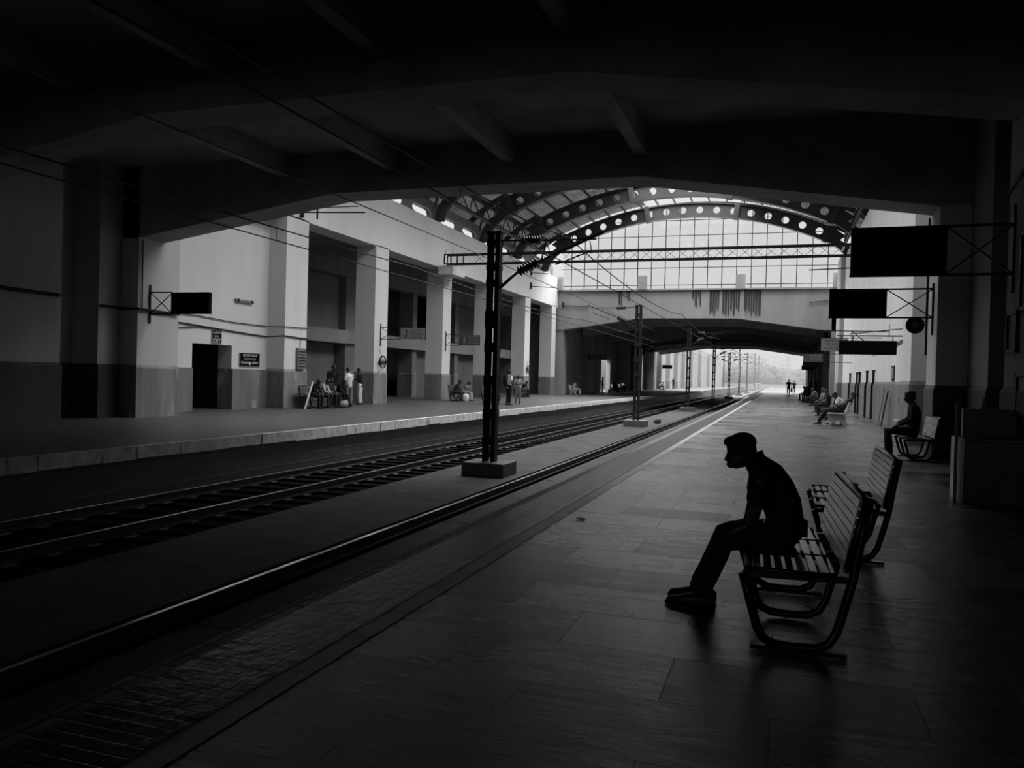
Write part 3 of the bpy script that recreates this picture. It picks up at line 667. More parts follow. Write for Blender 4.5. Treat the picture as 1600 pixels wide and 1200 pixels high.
glyphs(bd, -2.3, -1.6, 3.36, .10, -.045, MT['ink'], 3); glyphs(bd, -2.2, -1.6, 3.21, .09, -.045, MT['ink'], 5)
text('PLATFORM', .13, (-1.95, -.045, 3.05), (PI/2, 0, 0), MT['ink'], bd)
B().bar((-2.37, 0, 3.48), (0, 0, 3.5), .03, .03).bar((-2.37, 0, 2.93), (0, 0, 2.93), .03, .03).build('support_arm', MT['black'], g)
g = thing('platform_sign', 'dark grey platform sign at the far bridge pier', 'sign', (4.0, 51, 0))
bd = B().box(-2.7, -1.6, -.04, .04, 2.83, 3.31).build('board', MT['signdark'], g)
glyphs(bd, -2.3, -1.7, 3.2, .09, -.045, MT['offwhite'], 13); glyphs(bd, -2.3, -1.7, 3.02, .09, -.045, MT['offwhite'], 15)
B().bar((-2.7, 0, 3.32), (0, 0, 3.34), .03, .03).bar((-2.7, 0, 2.82), (0, 0, 2.82), .03, .03).build('support_arm', MT['black'], g)
g = thing('platform_sign', 'small dark board deep under the far bridge, near platform side', 'sign', (3.9, 67.6, 0))
B().box(-2.2, -.9, -.06, .06, 2.85, 3.35).build('board', MT['sign'], g); B().bar((-2.2, 0, 3.4), (0, 0, 3.4), .04, .04).bar((-.9, 0, 3.0), (0, 0, 3.0), .04, .04).build('support_arm', MT['black'], g)
g = thing('platform_sign', 'dark board under the far bridge, farthest on the near platform', 'sign', (3.9, 92, 0))
B().box(-1.7, -.4, -.06, .06, 3.0, 3.45).build('board', MT['sign'], g); B().bar((-1.7, 0, 3.5), (0, 0, 3.5), .04, .04).build('support_arm', MT['black'], g)

def pict_board(y, x0, x1, z0, z1, label, m, ink, seed):
    g, bd = board('direction_sign', label, -18.4, x0, x1, y, z0, z1, z0-.35, z1+.2, m, .06)
    w_ = x1-x0; o = x0+18.4
    for k in range(3): glyphs(bd, o+w_*.45, o+w_*.92, z1-.12-.17*k, .085, -.036, ink, seed+k)
    p = B().ball((o+w_*.26, 0, z1-.16), (.05, .006, .05), 10)
    p.bar((o+w_*.26, 0, z1-.2), (o+w_*.24, 0, z0+.22), .07, .006).bar((o+w_*.24, 0, z0+.24), (o+w_*.16, 0, z0+.07), .04, .006).bar((o+w_*.24, 0, z0+.24), (o+w_*.33, 0, z0+.10), .04, .006).bar((o+w_*.25, 0, z1-.26), (o+w_*.36, 0, z1-.36), .03, .006)
    pc = p.build('pictogram', ink, bd); pc.location = (0, -.036, 0)
pict_board(34.3, -17.3, -16.05, 3.13, 3.67, 'grey pictogram sign on arms from the second hall pillar', MT['signgrey'], MT['ink'], 21)
pict_board(42.2, -17.55, -16.26, 3.19, 3.79, 'darker pictogram sign on arms from the third hall pillar', MT['signdark'], MT['offwhite'], 31)
g = thing('platform_sign', 'dim board hung under the far bridge above the far platform', 'sign', (-18.0, 76.4, 0))
B().bar((.1, 0, 3.9), (.1, 0, 5.62), .03, .03).build('hanger', MT['black'], g); B().bar((1.8, 0, 3.9), (1.8, 0, 6.1), .03, .03).build('hanger', MT['black'], g)
bd = B().box(.0, 1.9, -.04, .04, 3.3, 3.9).build('board', MT['signdark'], g); glyphs(bd, .2, 1.6, 3.7, .12, -.045, MT['offwhite'], 41); glyphs(bd, .2, 1.6, 3.45, .12, -.045, MT['offwhite'], 42)
g = thing('platform_sign', 'black board hung deep in the tunnel above the far platform', 'sign', (-18.45, 131.8, 0))
B().box(.0, 1.6, -.06, .06, 3.4, 4.0).build('board', MT['sign'], g)

# exit and direction plates on the cream wall (face +X)
def plate(name, label, y0, y1, z0, z1):
    g = thing(name, label, 'sign', (-19.2, (y0+y1)/2, (z0+z1)/2))
    b_ = B().box(0, .03, -(y1-y0)/2, (y1-y0)/2, -(z1-z0)/2, (z1-z0)/2).build('plate', MT['sign'], g)
    fr = B(); hy, hz = (y1-y0)/2, (z1-z0)/2
    fr.box(0, .04, -hy-.02, hy+.02, hz, hz+.02).box(0, .04, -hy-.02, hy+.02, -hz-.02, -hz).box(0, .04, -hy-.02, -hy, -hz, hz).box(0, .04, hy, hy+.02, -hz, hz).build('frame', MT['signgrey'], g)
    return b_
RX90 = (PI/2, 0, PI/2)
pl = plate('exit_sign', 'small dark upright EXIT plate above the exit doorway', 23.27, 23.74, 2.42, 2.86)
text('EXIT', .20, (.035, 0, -.15), RX90, MT['white'], pl, xs=1.0)
text('\u092c\u093e\u0939\u0930', .15, (.035, 0, .0), RX90, MT['offwhite'], pl)
text('\u0c2c\u0c2f\u0c1f\u0c15\u0c41', .12, (.035, 0, .15), RX90, MT['white'], pl, xs=.9)
pl = plate('direction_plate', 'dark wall plate with three lines of white lettering right of the exit doorway', 24.82, 25.98, 1.62, 2.10)
g1 = B(); gl = glyphs(pl, -.4, .4, .16, .10, 0, MT['white'], 51); gl.rotation_euler = (0, 0, PI/2); gl.location = (.036, 0, 0)
gl = glyphs(pl, -.35, .35, .02, .09, 0, MT['offwhite'], 52); gl.rotation_euler = (0, 0, PI/2); gl.location = (.036, 0, 0)
text('TOWARDS', .125, (.035, -.29, -.12), RX90, MT['white'], pl, xs=.75); text('SUBWAY', .125, (.035, .32, -.12), RX90, MT['white'], pl, xs=.75)
B().box(.03, .036, -.04, .05, -.20, -.08).build('arrow_patch', MT['white'], pl)
# round station badges
def badge(y, z, r, label):
    g = thing('station_badge', label, 'round badge', (-18.34, y, z))
    m = B(); n = 28
    for i in range(n):
        a, b_ = 2*PI*i/n, 2*PI*(i+1)/n; m.bar((.03, r*math.cos(a), r*math.sin(a)), (.03, r*math.cos(b_), r*math.sin(b_)), .03, r*.2, up=(1, 0, 0))
    m.build('ring', MT['steel'], g)
    bb = B().box(.0, .05, -r*1.25, r*1.25, -r*.2, r*.2).build('name_bar', MT['sign'], g)
    gl = glyphs(bb, -r*1.05, r*1.05, 0, r*.2, 0, MT['offwhite'], 61); gl.rotation_euler = (0, 0, PI/2); gl.location = (.052, 0, 0)
    B().bar((.02, -.3, -r-.05), (.02, -.55, -r-.35), .015, .015).bar((.02, -.1, r), (.02, -.4, r+.35), .015, .015).build('cable', MT['wire'], g)
badge(34.45, 2.02, .30, 'round ring badge with a name bar on the second hall pillar')
badge(57.9, 2.05, .30, 'round ring badge with a name bar on the fifth hall pillar')
g = thing('switch_box', 'grey louvred box at the edge of the first hall pillar', 'box', (-18.4, 27.55, 1.98))
B().box(0, .12, -.27, .27, -.42, .42).build('case', MT['steel2'], g, bevel=.01)
lv = B()
for k in range(6): lv.box(.12, .135, -.22, .22, -.34+.12*k, -.30+.12*k)
lv.build('louvre', MT['steel'], g)
g = thing('tube_light', 'unlit tube light fitting on the cream wall', 'light', (-19.2, 25.0, 4.05))
B().box(0, .06, -.55, .55, -.02, .05).build('fitting', MT['steel2'], g); B().loft([(.08, -.5, -.03), (.08, .5, -.03)], .018, n=8).build('tube', MT['signgrey'], g)
B().box(.05, .1, -.44, -.36, -.06, .06).build('clip', MT['black'], g); B().box(.05, .1, .36, .44, -.06, .06).build('clip', MT['black'], g)
def cable(label, pts, r=.016, m='steel'):
    o = B().loft(pts, r, n=6, ref=(.3, .2, 1)).build('wall_cable', MT[m]); tag(o, label, 'cable')
cable('upper cable along the cream wall and first hall pillar', [(-19.16, 19.97, 3.30), (-19.16, 22.4, 3.32), (-19.16, 24.3, 3.22), (-19.16, 26.4, 3.20), (-18.36, 26.46, 3.20), (-18.36, 28, 3.24)])
cable('thicker lower cable sagging over the exit doorway', [(-19.16, 20.2, 3.05), (-19.16, 21.5, 3.02), (-19.16, 23.4, 2.93), (-19.16, 25.2, 2.84), (-19.16, 26.4, 2.80), (-18.36, 26.46, 2.84), (-18.36, 28, 2.80)], .024)
cable('thin loose cable under the lower cable beside the exit sign', [(-19.16, 20.6, 2.86), (-19.16, 21.6, 2.84), (-19.16, 22.6, 2.93), (-19.16, 23.6, 2.90)], .014)
cable('cable hanging down the first hall pillar to the grey box', [(-18.36, 27.5, 2.82), (-18.36, 27.52, 2.6), (-18.36, 27.5, 2.42)], .012)
cable('dark pipe along the shaded wall under the near bridge', [(-17.55, 9.5, 3.28), (-17.55, 12, 3.30), (-17.55, 15.5, 3.27)], .05, 'black')
cable('dark pipe across the shaded pier beside the hall opening', [(-18.30, 17.52, 3.20), (-18.30, 18.25, 3.18), (-17.66, 18.27, 3.17), (-17.66, 19.9, 3.14)], .04, 'steel')
cable('thin conduit running down the left pier corner', [(-17.68, 18.4, 5.2), (-17.68, 18.42, 3.2)], .02, 'steel')
cable('cable draped across the near platform wall under the signs', [(3.95, 25, 3.5), (3.9, 27, 3.3), (3.95, 29.5, 3.1), (3.95, 33, 3.0), (3.95, 40, 2.95)], .03, 'steel')
cable('cable run on the dark wall behind the largest board', [(3.02, 13.0, 4.3), (3.02, 12.3, 4.42), (3.02, 11, 4.7)], .02, 'steel')
cable('vertical conduit on the right pier', [(3.01, 19.37, 5.2), (3.01, 19.37, 2.2)], .025, 'steel')

# ================================================================== OBJECTS: near platform wall things
for i, yy in enumerate((50.8, 46.4, 44.9, 41.2, 38.5)):
    t = thing('drain_pipe', ['black drain pipe on the near platform wall, farthest of five', 'black drain pipe, left one of the close pair', 'black drain pipe, right one of the close pair', 'black drain pipe, second nearest of five', 'black drain pipe, nearest of five and beside the leaning planks'][i], 'pipe', (3.93, yy, 0), 0, None)
    B().loft([(-.06, 0, 0), (-.06, 0, 1.5), (0, 0, 1.66), (0, 0, 2.2)], .05, n=8, ref=(0, 1, 0)).build('pipe', MT['black'], t)
    B().lathe([(.075, 0), (.075, .08)], (0, 0, 2.12)).build('collar', MT['steel'], t)
for i, (yy, w_, hgt, mm) in enumerate(((33.2, .12, 1.25, 'signgrey'), (33.6, .10, 1.42, 'steel2'), (32.8, .16, 1.35, 'steel'))):
    o = B().box(-.02, .02, -w_/2, w_/2, 0, hgt).build('leaning_plank', MT[mm]); o.location = (3.58+.04*i, yy, 0.005); o.rotation_euler = (0, math.radians(9), 0)
    tag(o, ['pale plank leaning on the near platform wall', 'grey plank leaning on the near platform wall, tallest of three', 'dark plank leaning on the near platform wall, nearest of three'][i], 'plank')
g = thing('notice_frame', 'small framed notice high on the cream near platform wall', 'notice', (3.97, 32.5, 1.98))
B().box(0, .03, -.35, .35, -.28, .28).build('frame', MT['steel'], g); B().box(-.01, .0, -.28, .28, -.2, .2).build('sheet', MT['signgrey'], g)
g = thing('wash_fitting', 'tap and pale tiles on the near platform wall behind the seated man', 'wash fitting', (3.94, 29.0, .75))
B().box(0, .04, -.9, .9, -.35, .62).build('tile_panel', MT['walltile'], g); B().bar((0, -.3, .35), (-.22, -.3, .35), .05, .05).bar((-.22, -.3, .35), (-.22, -.3, .22), .04, .04).build('tap', MT['steel'], g)
B().box(-.3, 0, -.5, .3, -.4, -.35).build('shelf', MT['stone'], g)
g = thing('loudspeaker', 'round dark loudspeaker on a bracket beside the right pier', 'loudspeaker', (3.0, 21.0, 2.96))
B().lathe([(.20, 0), (.205, .02), (.19, .05), (.13, .12), (.08, .2), (.06, .3)], (0, -.15, 0), (0, 1, 0), 24).build('horn', MT['sign'], g)
B().lathe([(.07, 0), (.05, .03)], (0, -.17, 0), (0, 1, 0), 16).build('centre_cap', MT['steel'], g)
B().bar((0, .05, .03), (1.0, .05, .03), .04, .04).bar((0, .05, .10), (1.0, .05, .12), .03, .03).build('bracket', MT['steel'], g)
# counter at the right edge
g = thing('stone_counter', 'dark stone counter with its lit end painted pale at the right edge', 'counter', (2.27, 11.65, 0))
B().box(.03, .72, .0, .62, 0, .80).build('body', MT['counter'], g, bevel=.015)
B().box(-.01, .03, .0, .64, .0, .84).build('lit_end_panel', MT['countlight'], g, bevel=.005)  # thin panel painted paler for the lit side of the counter
B().box(.02, .73, .06, .64, .80, .84).build('top', MT['counter'], g, bevel=.01)
B().box(.10, .73, .50, .62, .84, 1.22).build('splashback', MT['counter'], g, bevel=.01)
o = B().loft([(2.232, 11.80, 0), (2.232, 11.80, 1.30)], .022, n=10).build('metal_pole', MT['steel2']); tag(o, 'thin metal pole standing beside the counter end', 'pole')
g = thing('bottle', 'small pale bottle standing on the counter splashback', 'bottle', (2.62, 12.21, 1.22))
B().lathe([(.03, 0), (.032, .06), (.028, .10), (.012, .125), (.012, .14)], (0, 0, 0)).build('glass_body', MT['signgrey'], g, smooth=True); B().lathe([(.014, .14), (.014, .155)], (0, 0, 0)).build('cap', MT['black'], g)
# window frames on the dark near wall
for k, (y0, y1, z0, z1) in enumerate(((12.35, 12.85, 2.0, 2.58), (11.2, 12.25, 2.55, 3.6), (11.3, 12.3, 1.0, 1.72))):
    fr = B().box(3.0, 3.06, y0, y0+.05, z0, z1).box(3.0, 3.06, y1-.05, y1, z0, z1).box(3.0, 3.06, y0, y1, z0, z0+.05).box(3.0, 3.06, y0, y1, z1-.05, z1)
    f_ = struct('window_%d' % (k+2), fr, MT['black'], None); B().box(3.03, 3.05, y0+.05, y1-.05, z0+.05, z1-.05).build('panel', MT['dimwall'], f_)

# ================================================================== OBJECTS: benches
def make_bench():
    t = thing('platform_bench', '', 'bench')
    L = 1.42
    prof = [(.0, .415), (.035, .30), (.085, .12), (.115, .06), (.18, .03), (.28, .024), (.40, .03), (.465, .06), (.505, .13), (.55, .30), (.582, .43), (.615, .66), (.655, .885)]
    for yy in (.04, .70, 1.36):
        f_ = B().loft([(x, yy, z) for x, z in prof], (.026), n=8, ref=(0, 1, 0)).build('leg_frame', MT['bench'], t, smooth=True)
        B().bar((.0, yy, .415), (.585, yy, .425), .03, .035).build('seat_bearer', MT['bench'], f_)
        if yy != .70: B().box(.05, .56, yy-.035, yy+.03, 0, .022).build('foot_plate', MT['bench'], f_, bevel=.005)
    # three seat panels of lengthwise slats in tube frames
    for k in range(3):
        y0, y1 = .0+.480*k, .46+.480*k
        fr = B().loft([(.02, y0+.03, .452), (.02, y1-.03, .452), (.05, y1, .455), (.45, y1, .448), (.485, y1-.03, .448), (.485, y0+.03, .448), (.45, y0, .448), (.05, y0, .455)], .014, n=8, ref=(0, 0, 1), closed=True).build('seat', MT['bench'], t, smooth=True)
        sl = B()
        for j in range(7): x = .055+.060*j; sl.box(x, x+.043, y0+.012, y1-.012, .446, .462)
        sl.build('seat_slats', MT['woodslat'], fr, bevel=.004)
    def bp(z): q = (z-.47)/(.885-.47); return .548+.078*q
    y0, y1 = .0, L; z0, z1 = .48, .885
    fr = B().loft([(bp(z0), y0, z0+.04), (bp(z1), y0, z1-.05), (bp(z1), y0+.05, z1), (bp(z1), y1-.05, z1), (bp(z1), y1, z1-.05), (bp(z0), y1, z0+.04), (bp(z0), y1-.04, z0), (bp(z0), y0+.04, z0)], .018, n=8, ref=(1, 0, 0), closed=True).build('backrest', MT['bench'], t, smooth=True)
    sl = B()
    for j in range(8):
        z = .503+.0495*j
        sl.bar((bp(z)-.016, y0+.015, z), (bp(z)-.016, y1-.015, z), .0425, .018, up=(.99, 0, -.2))
    sl.build('back_slats', MT['woodslat'], fr)
    return t
bench0 = make_bench()
BENCH = [((-.17, 4.64), .038, 'nearest slatted metal bench, with the uniformed man sitting on it'),
         ((.31, 7.25), 0, 'slatted metal bench empty behind the nearest one'),
         ((2.40, 17.55), 0, 'slatted metal bench with a dark-clothed person, beside the right pier'),
         ((1.75, 36.2), 0, 'slatted metal bench just beyond the stone bench on the near platform'),
         ((1.85, 39.9), 0, 'slatted bench second beyond the stone bench on the near platform'),
         ((1.95, 45.0), 0, 'slatted bench third beyond the stone bench on the near platform'),
         ((2.05, 50.5), 0, 'slatted bench fourth beyond the stone bench on the near platform'),
         ((2.15, 58.0), 0, 'slatted bench fifth beyond the stone bench, near the far bridge'),
         ((2.35, 80.0), 0, 'slatted bench under the far bridge on the near platform'),
         ((-17.45, 28.45), PI, 'slatted bench beside the first hall pillar, nearest on the far platform'),
         ((-17.45, 29.85), PI, 'slatted bench crowded with people before the second hall pillar'),
         ((-17.1, 42.6), PI, 'slatted bench with three people at the third hall pillar'),
         ((-14.1, 39.9), PI, 'slatted bench behind the backpacker on the far platform'),
         ((-17.4, 55.0), PI, 'slatted bench before the fifth hall pillar'),
         ((-17.2, 88.0), PI, 'slatted bench in the dark tunnel, far platform, first of the row'),
         ((-17.2, 92.5), PI, 'slatted bench in the dark tunnel, far platform, second of the row'),
         ((-17.0, 124), PI, 'slatted bench by the tunnel exit on the far platform')]
for i, ((x, y), rz, lb) in enumerate(BENCH):
    o = bench0 if i == 0 else copy_tree(bench0)
    o.location = (x, y, 0.004); o.rotation_euler = (0, 0, rz); o['label'] = lb
def make_stone_bench():
    t = thing('stone_bench', '', 'bench')
    for yy in (.12, 1.38):
        pr = [(.02, 0), (.12, 0), (.16, .10), (.25, .155), (.36, .155), (.45, .10), (.49, 0), (.66, 0), (.60, .2), (.60, .38), (.72, .80), (.64, .82), (.50, .40), (.0, .40), (.0, .33), (.06, .18)]
        B().prism(pr, 'y', yy, yy+.10).build('side_support', MT['stone'], t, bevel=.012)
    B().box(-.02, .5, 0, 1.6, .401, .46).build('seat', MT['stone'], t, bevel=.015)
    B().prism([(.56, .48), (.62, .47), (.735, .86), (.68, .88)], 'y', 0, 1.6).build('backrest', MT['stone'], t, bevel=.012)
    return t
sb = make_stone_bench()
for i, (x, y, rz, lb) in enumerate(((1.75, 31.3, 0, 'pale stone bench on the near platform with a man reclining on it'), (-17.0, 69.6, PI, 'pale stone bench with a woman at the mouth of the far bridge'))):
    o = sb if i == 0 else copy_tree(sb); o.location = (x, y, 0.002); o.rotation_euler = (0, 0, rz); o['label'] = lb


# ================================================================== PEOPLE
def remesh(o, vox, smooth=3):
    r = o.modifiers.new('skin_surface', 'REMESH'); r.mode = 'VOXEL'; r.voxel_size = vox; r.use_smooth_shade = True
    s_ = o.modifiers.new('soften', 'SMOOTH'); s_.iterations = smooth; s_.factor = .5
    return o
CL = {k: mat('cloth_%s' % k, g, .85, .18, 14, bump=.3, bscale=25, spec=.2) for k, g in dict(black=.010, dark=.018, charcoal=.032, grey=.14, mid=.24, light=.45, white=.62).items()}
SHOE = mat('dark_footwear', .015, .5, .1, 9)

def head(m, c, fwd, up=(0, 0, 1), s=1.0, detail=False):
    """head centred at c looking along fwd"""
    f = Vector(fwd).normalized(); u = Vector(up); side = u.cross(f).normalized(); u = f.cross(side)
    R = Matrix((f, side, u)).transposed(); c = Vector(c)
    def P(a, b_, d): return c+(f*a+side*b_+u*d)*s
    m.ball(P(-.012, 0, .03), (.098*s, .076*s, .088*s), 16, R)              # cranium
    m.ball(P(.022, 0, -.035), (.064*s, .058*s, .075*s), 14, R)              # face
    m.ball(P(.048, 0, -.088), (.030*s, .030*s, .022*s), 10, R)              # chin
    m.loft([P(.075, 0, .012), P(.095, 0, -.012), P(.110, 0, -.032), P(.088, 0, -.042)], [.010*s, .012*s, .015*s, .010*s], 8, round_caps=True)  # nose
    m.ball(P(.078, 0, -.062), (.015*s, .024*s, .011*s), 8, R)               # mouth
    for b_ in (-1, 1):
        m.ball(P(-.005, b_*.077, -.012), (.018*s, .010*s, .030*s), 8, R)    # ears
        if detail: m.ball(P(.070, b_*.030, .022), (.014*s, .022*s, .010*s), 8, R)
def hair(c, fwd, up=(0, 0, 1), s=1.0, long=False):
    f = Vector(fwd).normalized(); u = Vector(up); side = u.cross(f).normalized(); u = f.cross(side)
    R = Matrix((f, side, u)).transposed(); c = Vector(c); m = B()
    def P(a, b_, d): return c+(f*a+side*b_+u*d)*s
    m.ball(P(-.020, 0, .050), (.100*s, .082*s, .080*s), 16, R); m.ball(P(-.048, 0, -.002), (.062*s, .076*s, .075*s), 12, R)
    m.ball(P(.036, 0, .086), (.042*s, .054*s, .026*s), 10, R)
    if long: m.loft([P(-.07, 0, .0), P(-.10, 0, -.12), P(-.10, 0, -.28)], [.05*s, .045*s, .02*s], 8, round_caps=True)
    return m
def hand(m, wrist, d, palm_n, s=1.0, curl=.5, thumb=1):
    """palm and five bent fingers; d = pointing direction, palm_n = outward normal of the palm"""
    d = Vector(d).normalized(); n = Vector(palm_n); n = (n-d*n.dot(d)).normalized(); sd_ = d.cross(n); w_ = Vector(wrist)
    R = Matrix((d, sd_, n)).transposed()
    m.ball(w_+d*.048*s, (.052*s, .040*s, .015*s), 12, R)
    for i, (off, L) in enumerate(((-.030, .070), (-.010, .080), (.011, .075), (.031, .060))):
        p = w_+d*.088*s+sd_*off*s; q = [p-d*.02*s, p]; ang = 0
        for k, fr in enumerate((.45, .32, .23)):
            ang += curl*(.5 if k == 0 else .75)
            p = p+(d*math.cos(ang)+n*math.sin(ang))*L*fr*s; q.append(p)
        m.loft(q, [.0092*s, .0088*s, .0082*s, .0075*s, .0062*s], 8, round_caps=True)
    p = w_+d*.025*s-sd_*thumb*.030*s
    q = [p, p+(d*.55-sd_*thumb*.8)*.034*s, p+(d*1.3-sd_*thumb*1.1+n*.3)*.042*s, p+(d*2.0-sd_*thumb*1.0+n*.6)*.042*s]
    m.loft(q, [.013*s, .011*s, .009*s, .007*s], 8, round_caps=True)

def limb(m, pts, r, add=0, n=10): m.loft(pts, [q+add if not isinstance(q, tuple) else (q[0]+add, q[1]+add) for q in r], n, round_caps=True)
V = Vector
def pose(kind):
    """joint positions, facing +x, ground at z = 0"""
    J = {}
    if kind == 'stand': J = dict(pel=(0, 0, .93), wst=(0, 0, 1.06), cst=(.01, 0, 1.27), nck=(.0, 0, 1.45), hd=(.03, 0, 1.585), sh=(0, .18, 1.39), el=(-.02, .25, 1.13), wr=(.10, .20, .92), hp=(0, .09, .90), kn=(.02, .10, .49), an=(-.02, .11, .08), look=(1, 0, -.1))
    if kind == 'phone': J = dict(pel=(0, 0, .93), wst=(0, 0, 1.06), cst=(.02, 0, 1.27), nck=(.04, 0, 1.44), hd=(.09, 0, 1.56), sh=(.01, .18, 1.38), el=(.02, .23, 1.12), wr=(.24, .10, 1.16), hp=(0, .09, .90), kn=(.02, .10, .49), an=(-.02, .11, .08), look=(1, 0, -.6))
    if kind == 'walk': J = dict(pel=(0, 0, .92), wst=(0, 0, 1.05), cst=(.02, 0, 1.26), nck=(.02, 0, 1.44), hd=(.05, 0, 1.575), sh=(.01, .19, 1.38), el=(-.03, .26, 1.12), wr=(.02, .27, .88), hp=(0, .09, .89), kn=(.10, .10, .49), an=(.0, .10, .09), kn2=(.02, .10, .48), an2=(-.22, .10, .13), look=(1, 0, 0))
    if kind == 'sit': J = dict(pel=(0, 0, .56), wst=(-.04, 0, .68), cst=(-.04, 0, .88), nck=(-.01, 0, 1.05), hd=(.05, 0, 1.175), sh=(-.02, .17, 1.0), el=(.02, .22, .76), wr=(.25, .13, .64), hp=(.0, .09, .54), kn=(.41, .11, .52), an=(.38, .11, .08), look=(1, 0, -.2))
    if kind == 'sitfwd': J = dict(pel=(0, 0, .56), wst=(.02, 0, .69), cst=(.10, 0, .87), nck=(.21, 0, 1.0), hd=(.30, 0, 1.09), sh=(.17, .17, .96), el=(.26, .20, .72), wr=(.42, .08, .62), hp=(.0, .10, .54), kn=(.41, .13, .52), an=(.40, .12, .08), look=(1, 0, -.8))
    if kind == 'recline': J = dict(pel=(.14, 0, .56), wst=(.02, 0, .64), cst=(-.13, 0, .80), nck=(-.25, 0, .96), hd=(-.30, 0, 1.08), sh=(-.22, .17, .93), el=(-.02, .27, .80), wr=(.14, .12, .72), hp=(.17, .09, .54), kn=(.60, .10, .50), an=(.82, .08, .10), look=(1, 0, -.4))
    return {k: V(v) for k, v in J.items()}
def mir(p): return V((p.x, -p.y, p.z))
def figure(name, label, kind, loc, rz, group=None, h=1.0, top='dark', bottom='charcoal', sleeve='short', skirt=False, shoes=True, hairlong=False, vox=.016, bald=False, extra=None):
    J = pose(kind); sit = kind in ('sit', 'sitfwd', 'recline')
    kn2, an2 = J.get('kn2', J['kn']), J.get('an2', J['an'])
    b = B(); up = (J['nck']-J['cst']).normalized()
    b.loft([J['pel'], J['wst'], J['cst'], J['nck']-up*.06, J['nck']], [(.13, .095), (.12, .085), (.15, .10), (.10, .075), (.05, .05)], 14, round_caps=True)
    b.loft([J['nck']-up*.05, J['nck']+(J['hd']-J['nck'])*.6], .052, 10)
    head(b, J['hd'], J['look'], up if not sit else (0, 0, 1))
    for s, kn, an in ((1, J['kn'], J['an']), (-1, mir(kn2), mir(an2))):
        f = (lambda p: p) if s > 0 else mir
        limb(b, [f(J['sh'])-V((0, s*.05, 0)), f(J['sh']), (f(J['sh'])+f(J['el']))/2, f(J['el']), (f(J['el'])*.6+f(J['wr'])*.4), f(J['wr'])], [.05, .052, .045, .037, .036, .024])
        d = (f(J['wr'])-f(J['el'])).normalized(); n_ = V((0, -s, 0)) if kind in ('stand', 'walk') else V((.2, 0, -1))
        hand(b, f(J['wr']), d, n_, 1.05, .35, s)
        hp = f(J['hp']); limb(b, [hp, (hp+kn)/2, kn, kn*.55+an*.45+V((-.015, 0, 0)), an], [.082, .068, .05, .048, .032])
        b.loft([an+V((-.04, 0, -.045)), an+V((.04, 0, -.045)), an+V((.14, s*.012, -.055))], [.034, .038, .030], 10, round_caps=True)
    body = remesh(b.build('person', MT['skin'], smooth=True), vox)
    tag(body, label, 'person', group)
    if not bald: remesh(hair(J['hd'], J['look'], up if not sit else (0, 0, 1), 1.0, hairlong).build('hair', MT['hair'], body, smooth=True), vox)
    c = B()
    lo = J['pel']-up*.05
    c.loft([lo, J['wst'], J['cst'], J['nck']-up*.07, J['nck']-up*.015], [(.155, .118), (.145, .108), (.172, .122), (.135, .092), (.062, .062)], 16, round_caps=True)
    for s in (1, -1):
        f = (lambda p: p) if s > 0 else mir
        el = f(J['el']); sh = f(J['sh'])
        if sleeve == 'short': limb(c, [sh-V((0, s*.06, 0)), sh, sh*.35+el*.65], [.062, .068, .060])
        else: limb(c, [sh-V((0, s*.06, 0)), sh, (sh+el)/2, el, el*.25+f(J['wr'])*.75], [.062, .068, .060, .052, .044])
    remesh(c.build('shirt', CL[top], body, smooth=True), vox)
    t = B()
    t.loft([J['pel']+up*.06, J['pel'], (J['hp']+mir(J['hp']))/2-V((0, 0, .02))], [(.15, .11), (.165, .122), (.15, .11)], 14, round_caps=True)
    for s, kn, an in ((1, J['kn'], J['an']), (-1, mir(kn2), mir(an2))):
        hp = J['hp'] if s > 0 else mir(J['hp'])
        limb(t, [hp, (hp+kn)/2, kn, (kn+an)/2, an+V((0, 0, .03))], [.096, .086, .072, .066, .060])
    if skirt:
        if sit: t.loft([J['pel'], V((.25, 0, .50)), V((.42, 0, .46)), V((.44, 0, .25)), V((.42, 0, .07))], [(.19, .11), (.20, .10), (.21, .09), (.22, .09), (.24, .11)], 16)
        else: t.loft([J['pel']+up*.05, V((0, 0, .7)), V((.01, 0, .4)), V((.02, 0, .10))], [(.17, .13), (.20, .15), (.21, .16), (.23, .18)], 16)
    remesh(t.build('sari_skirt' if skirt else 'trousers', CL[bottom], body, smooth=True), vox)
    if shoes:
        for s, an in ((1, J['an']), (-1, mir(an2))):
            q = B().loft([an+V((-.06, 0, -.04)), an+V((.03, 0, -.035)), an+V((.12, s*.01, -.05)), an+V((.18, s*.015, -.058))], [(.036, .040), (.042, .044), (.045, .034), (.032, .022)], 12, round_caps=True)
            q.build('shoe', SHOE, body, smooth=True)
    if extra: extra(body, J)
    body.location = loc; body.rotation_euler = (0, 0, rz); body.scale = (h, h, h)
    return body
def backpack(body, J):
    m = B(); m.loft([V((-.20, 0, .98)), V((-.22, 0, 1.15)), V((-.20, 0, 1.38))], [(.15, .08), (.17, .11), (.13, .07)], 14, round_caps=True)
    k = m.build('backpack', CL['black'], body, smooth=True); st = B()
    for s in (-1, 1): st.loft([V((-.15, s*.10, 1.36)), V((.0, s*.12, 1.46)), V((.13, s*.12, 1.30)), V((.10, s*.13, 1.12)), V((-.12, s*.13, 1.02))], (.03, .008), 8, ref=(0, 1, 0))
    st.build('backpack_strap', CL['black'], k)
F = figure
LG = 'people waiting on the far platform'
F('person', 'person bent forward in dark clothes, first on the crowded bench', 'sitfwd', (-17.78, 27.55, 0), 0, LG, .97, 'black', 'dark', 'long')
F('person', 'person in a light striped shirt leaning on the knees, second on the crowded bench', 'sitfwd', (-17.78, 28.2, 0), .1, LG, .98, 'light', 'charcoal', 'long')
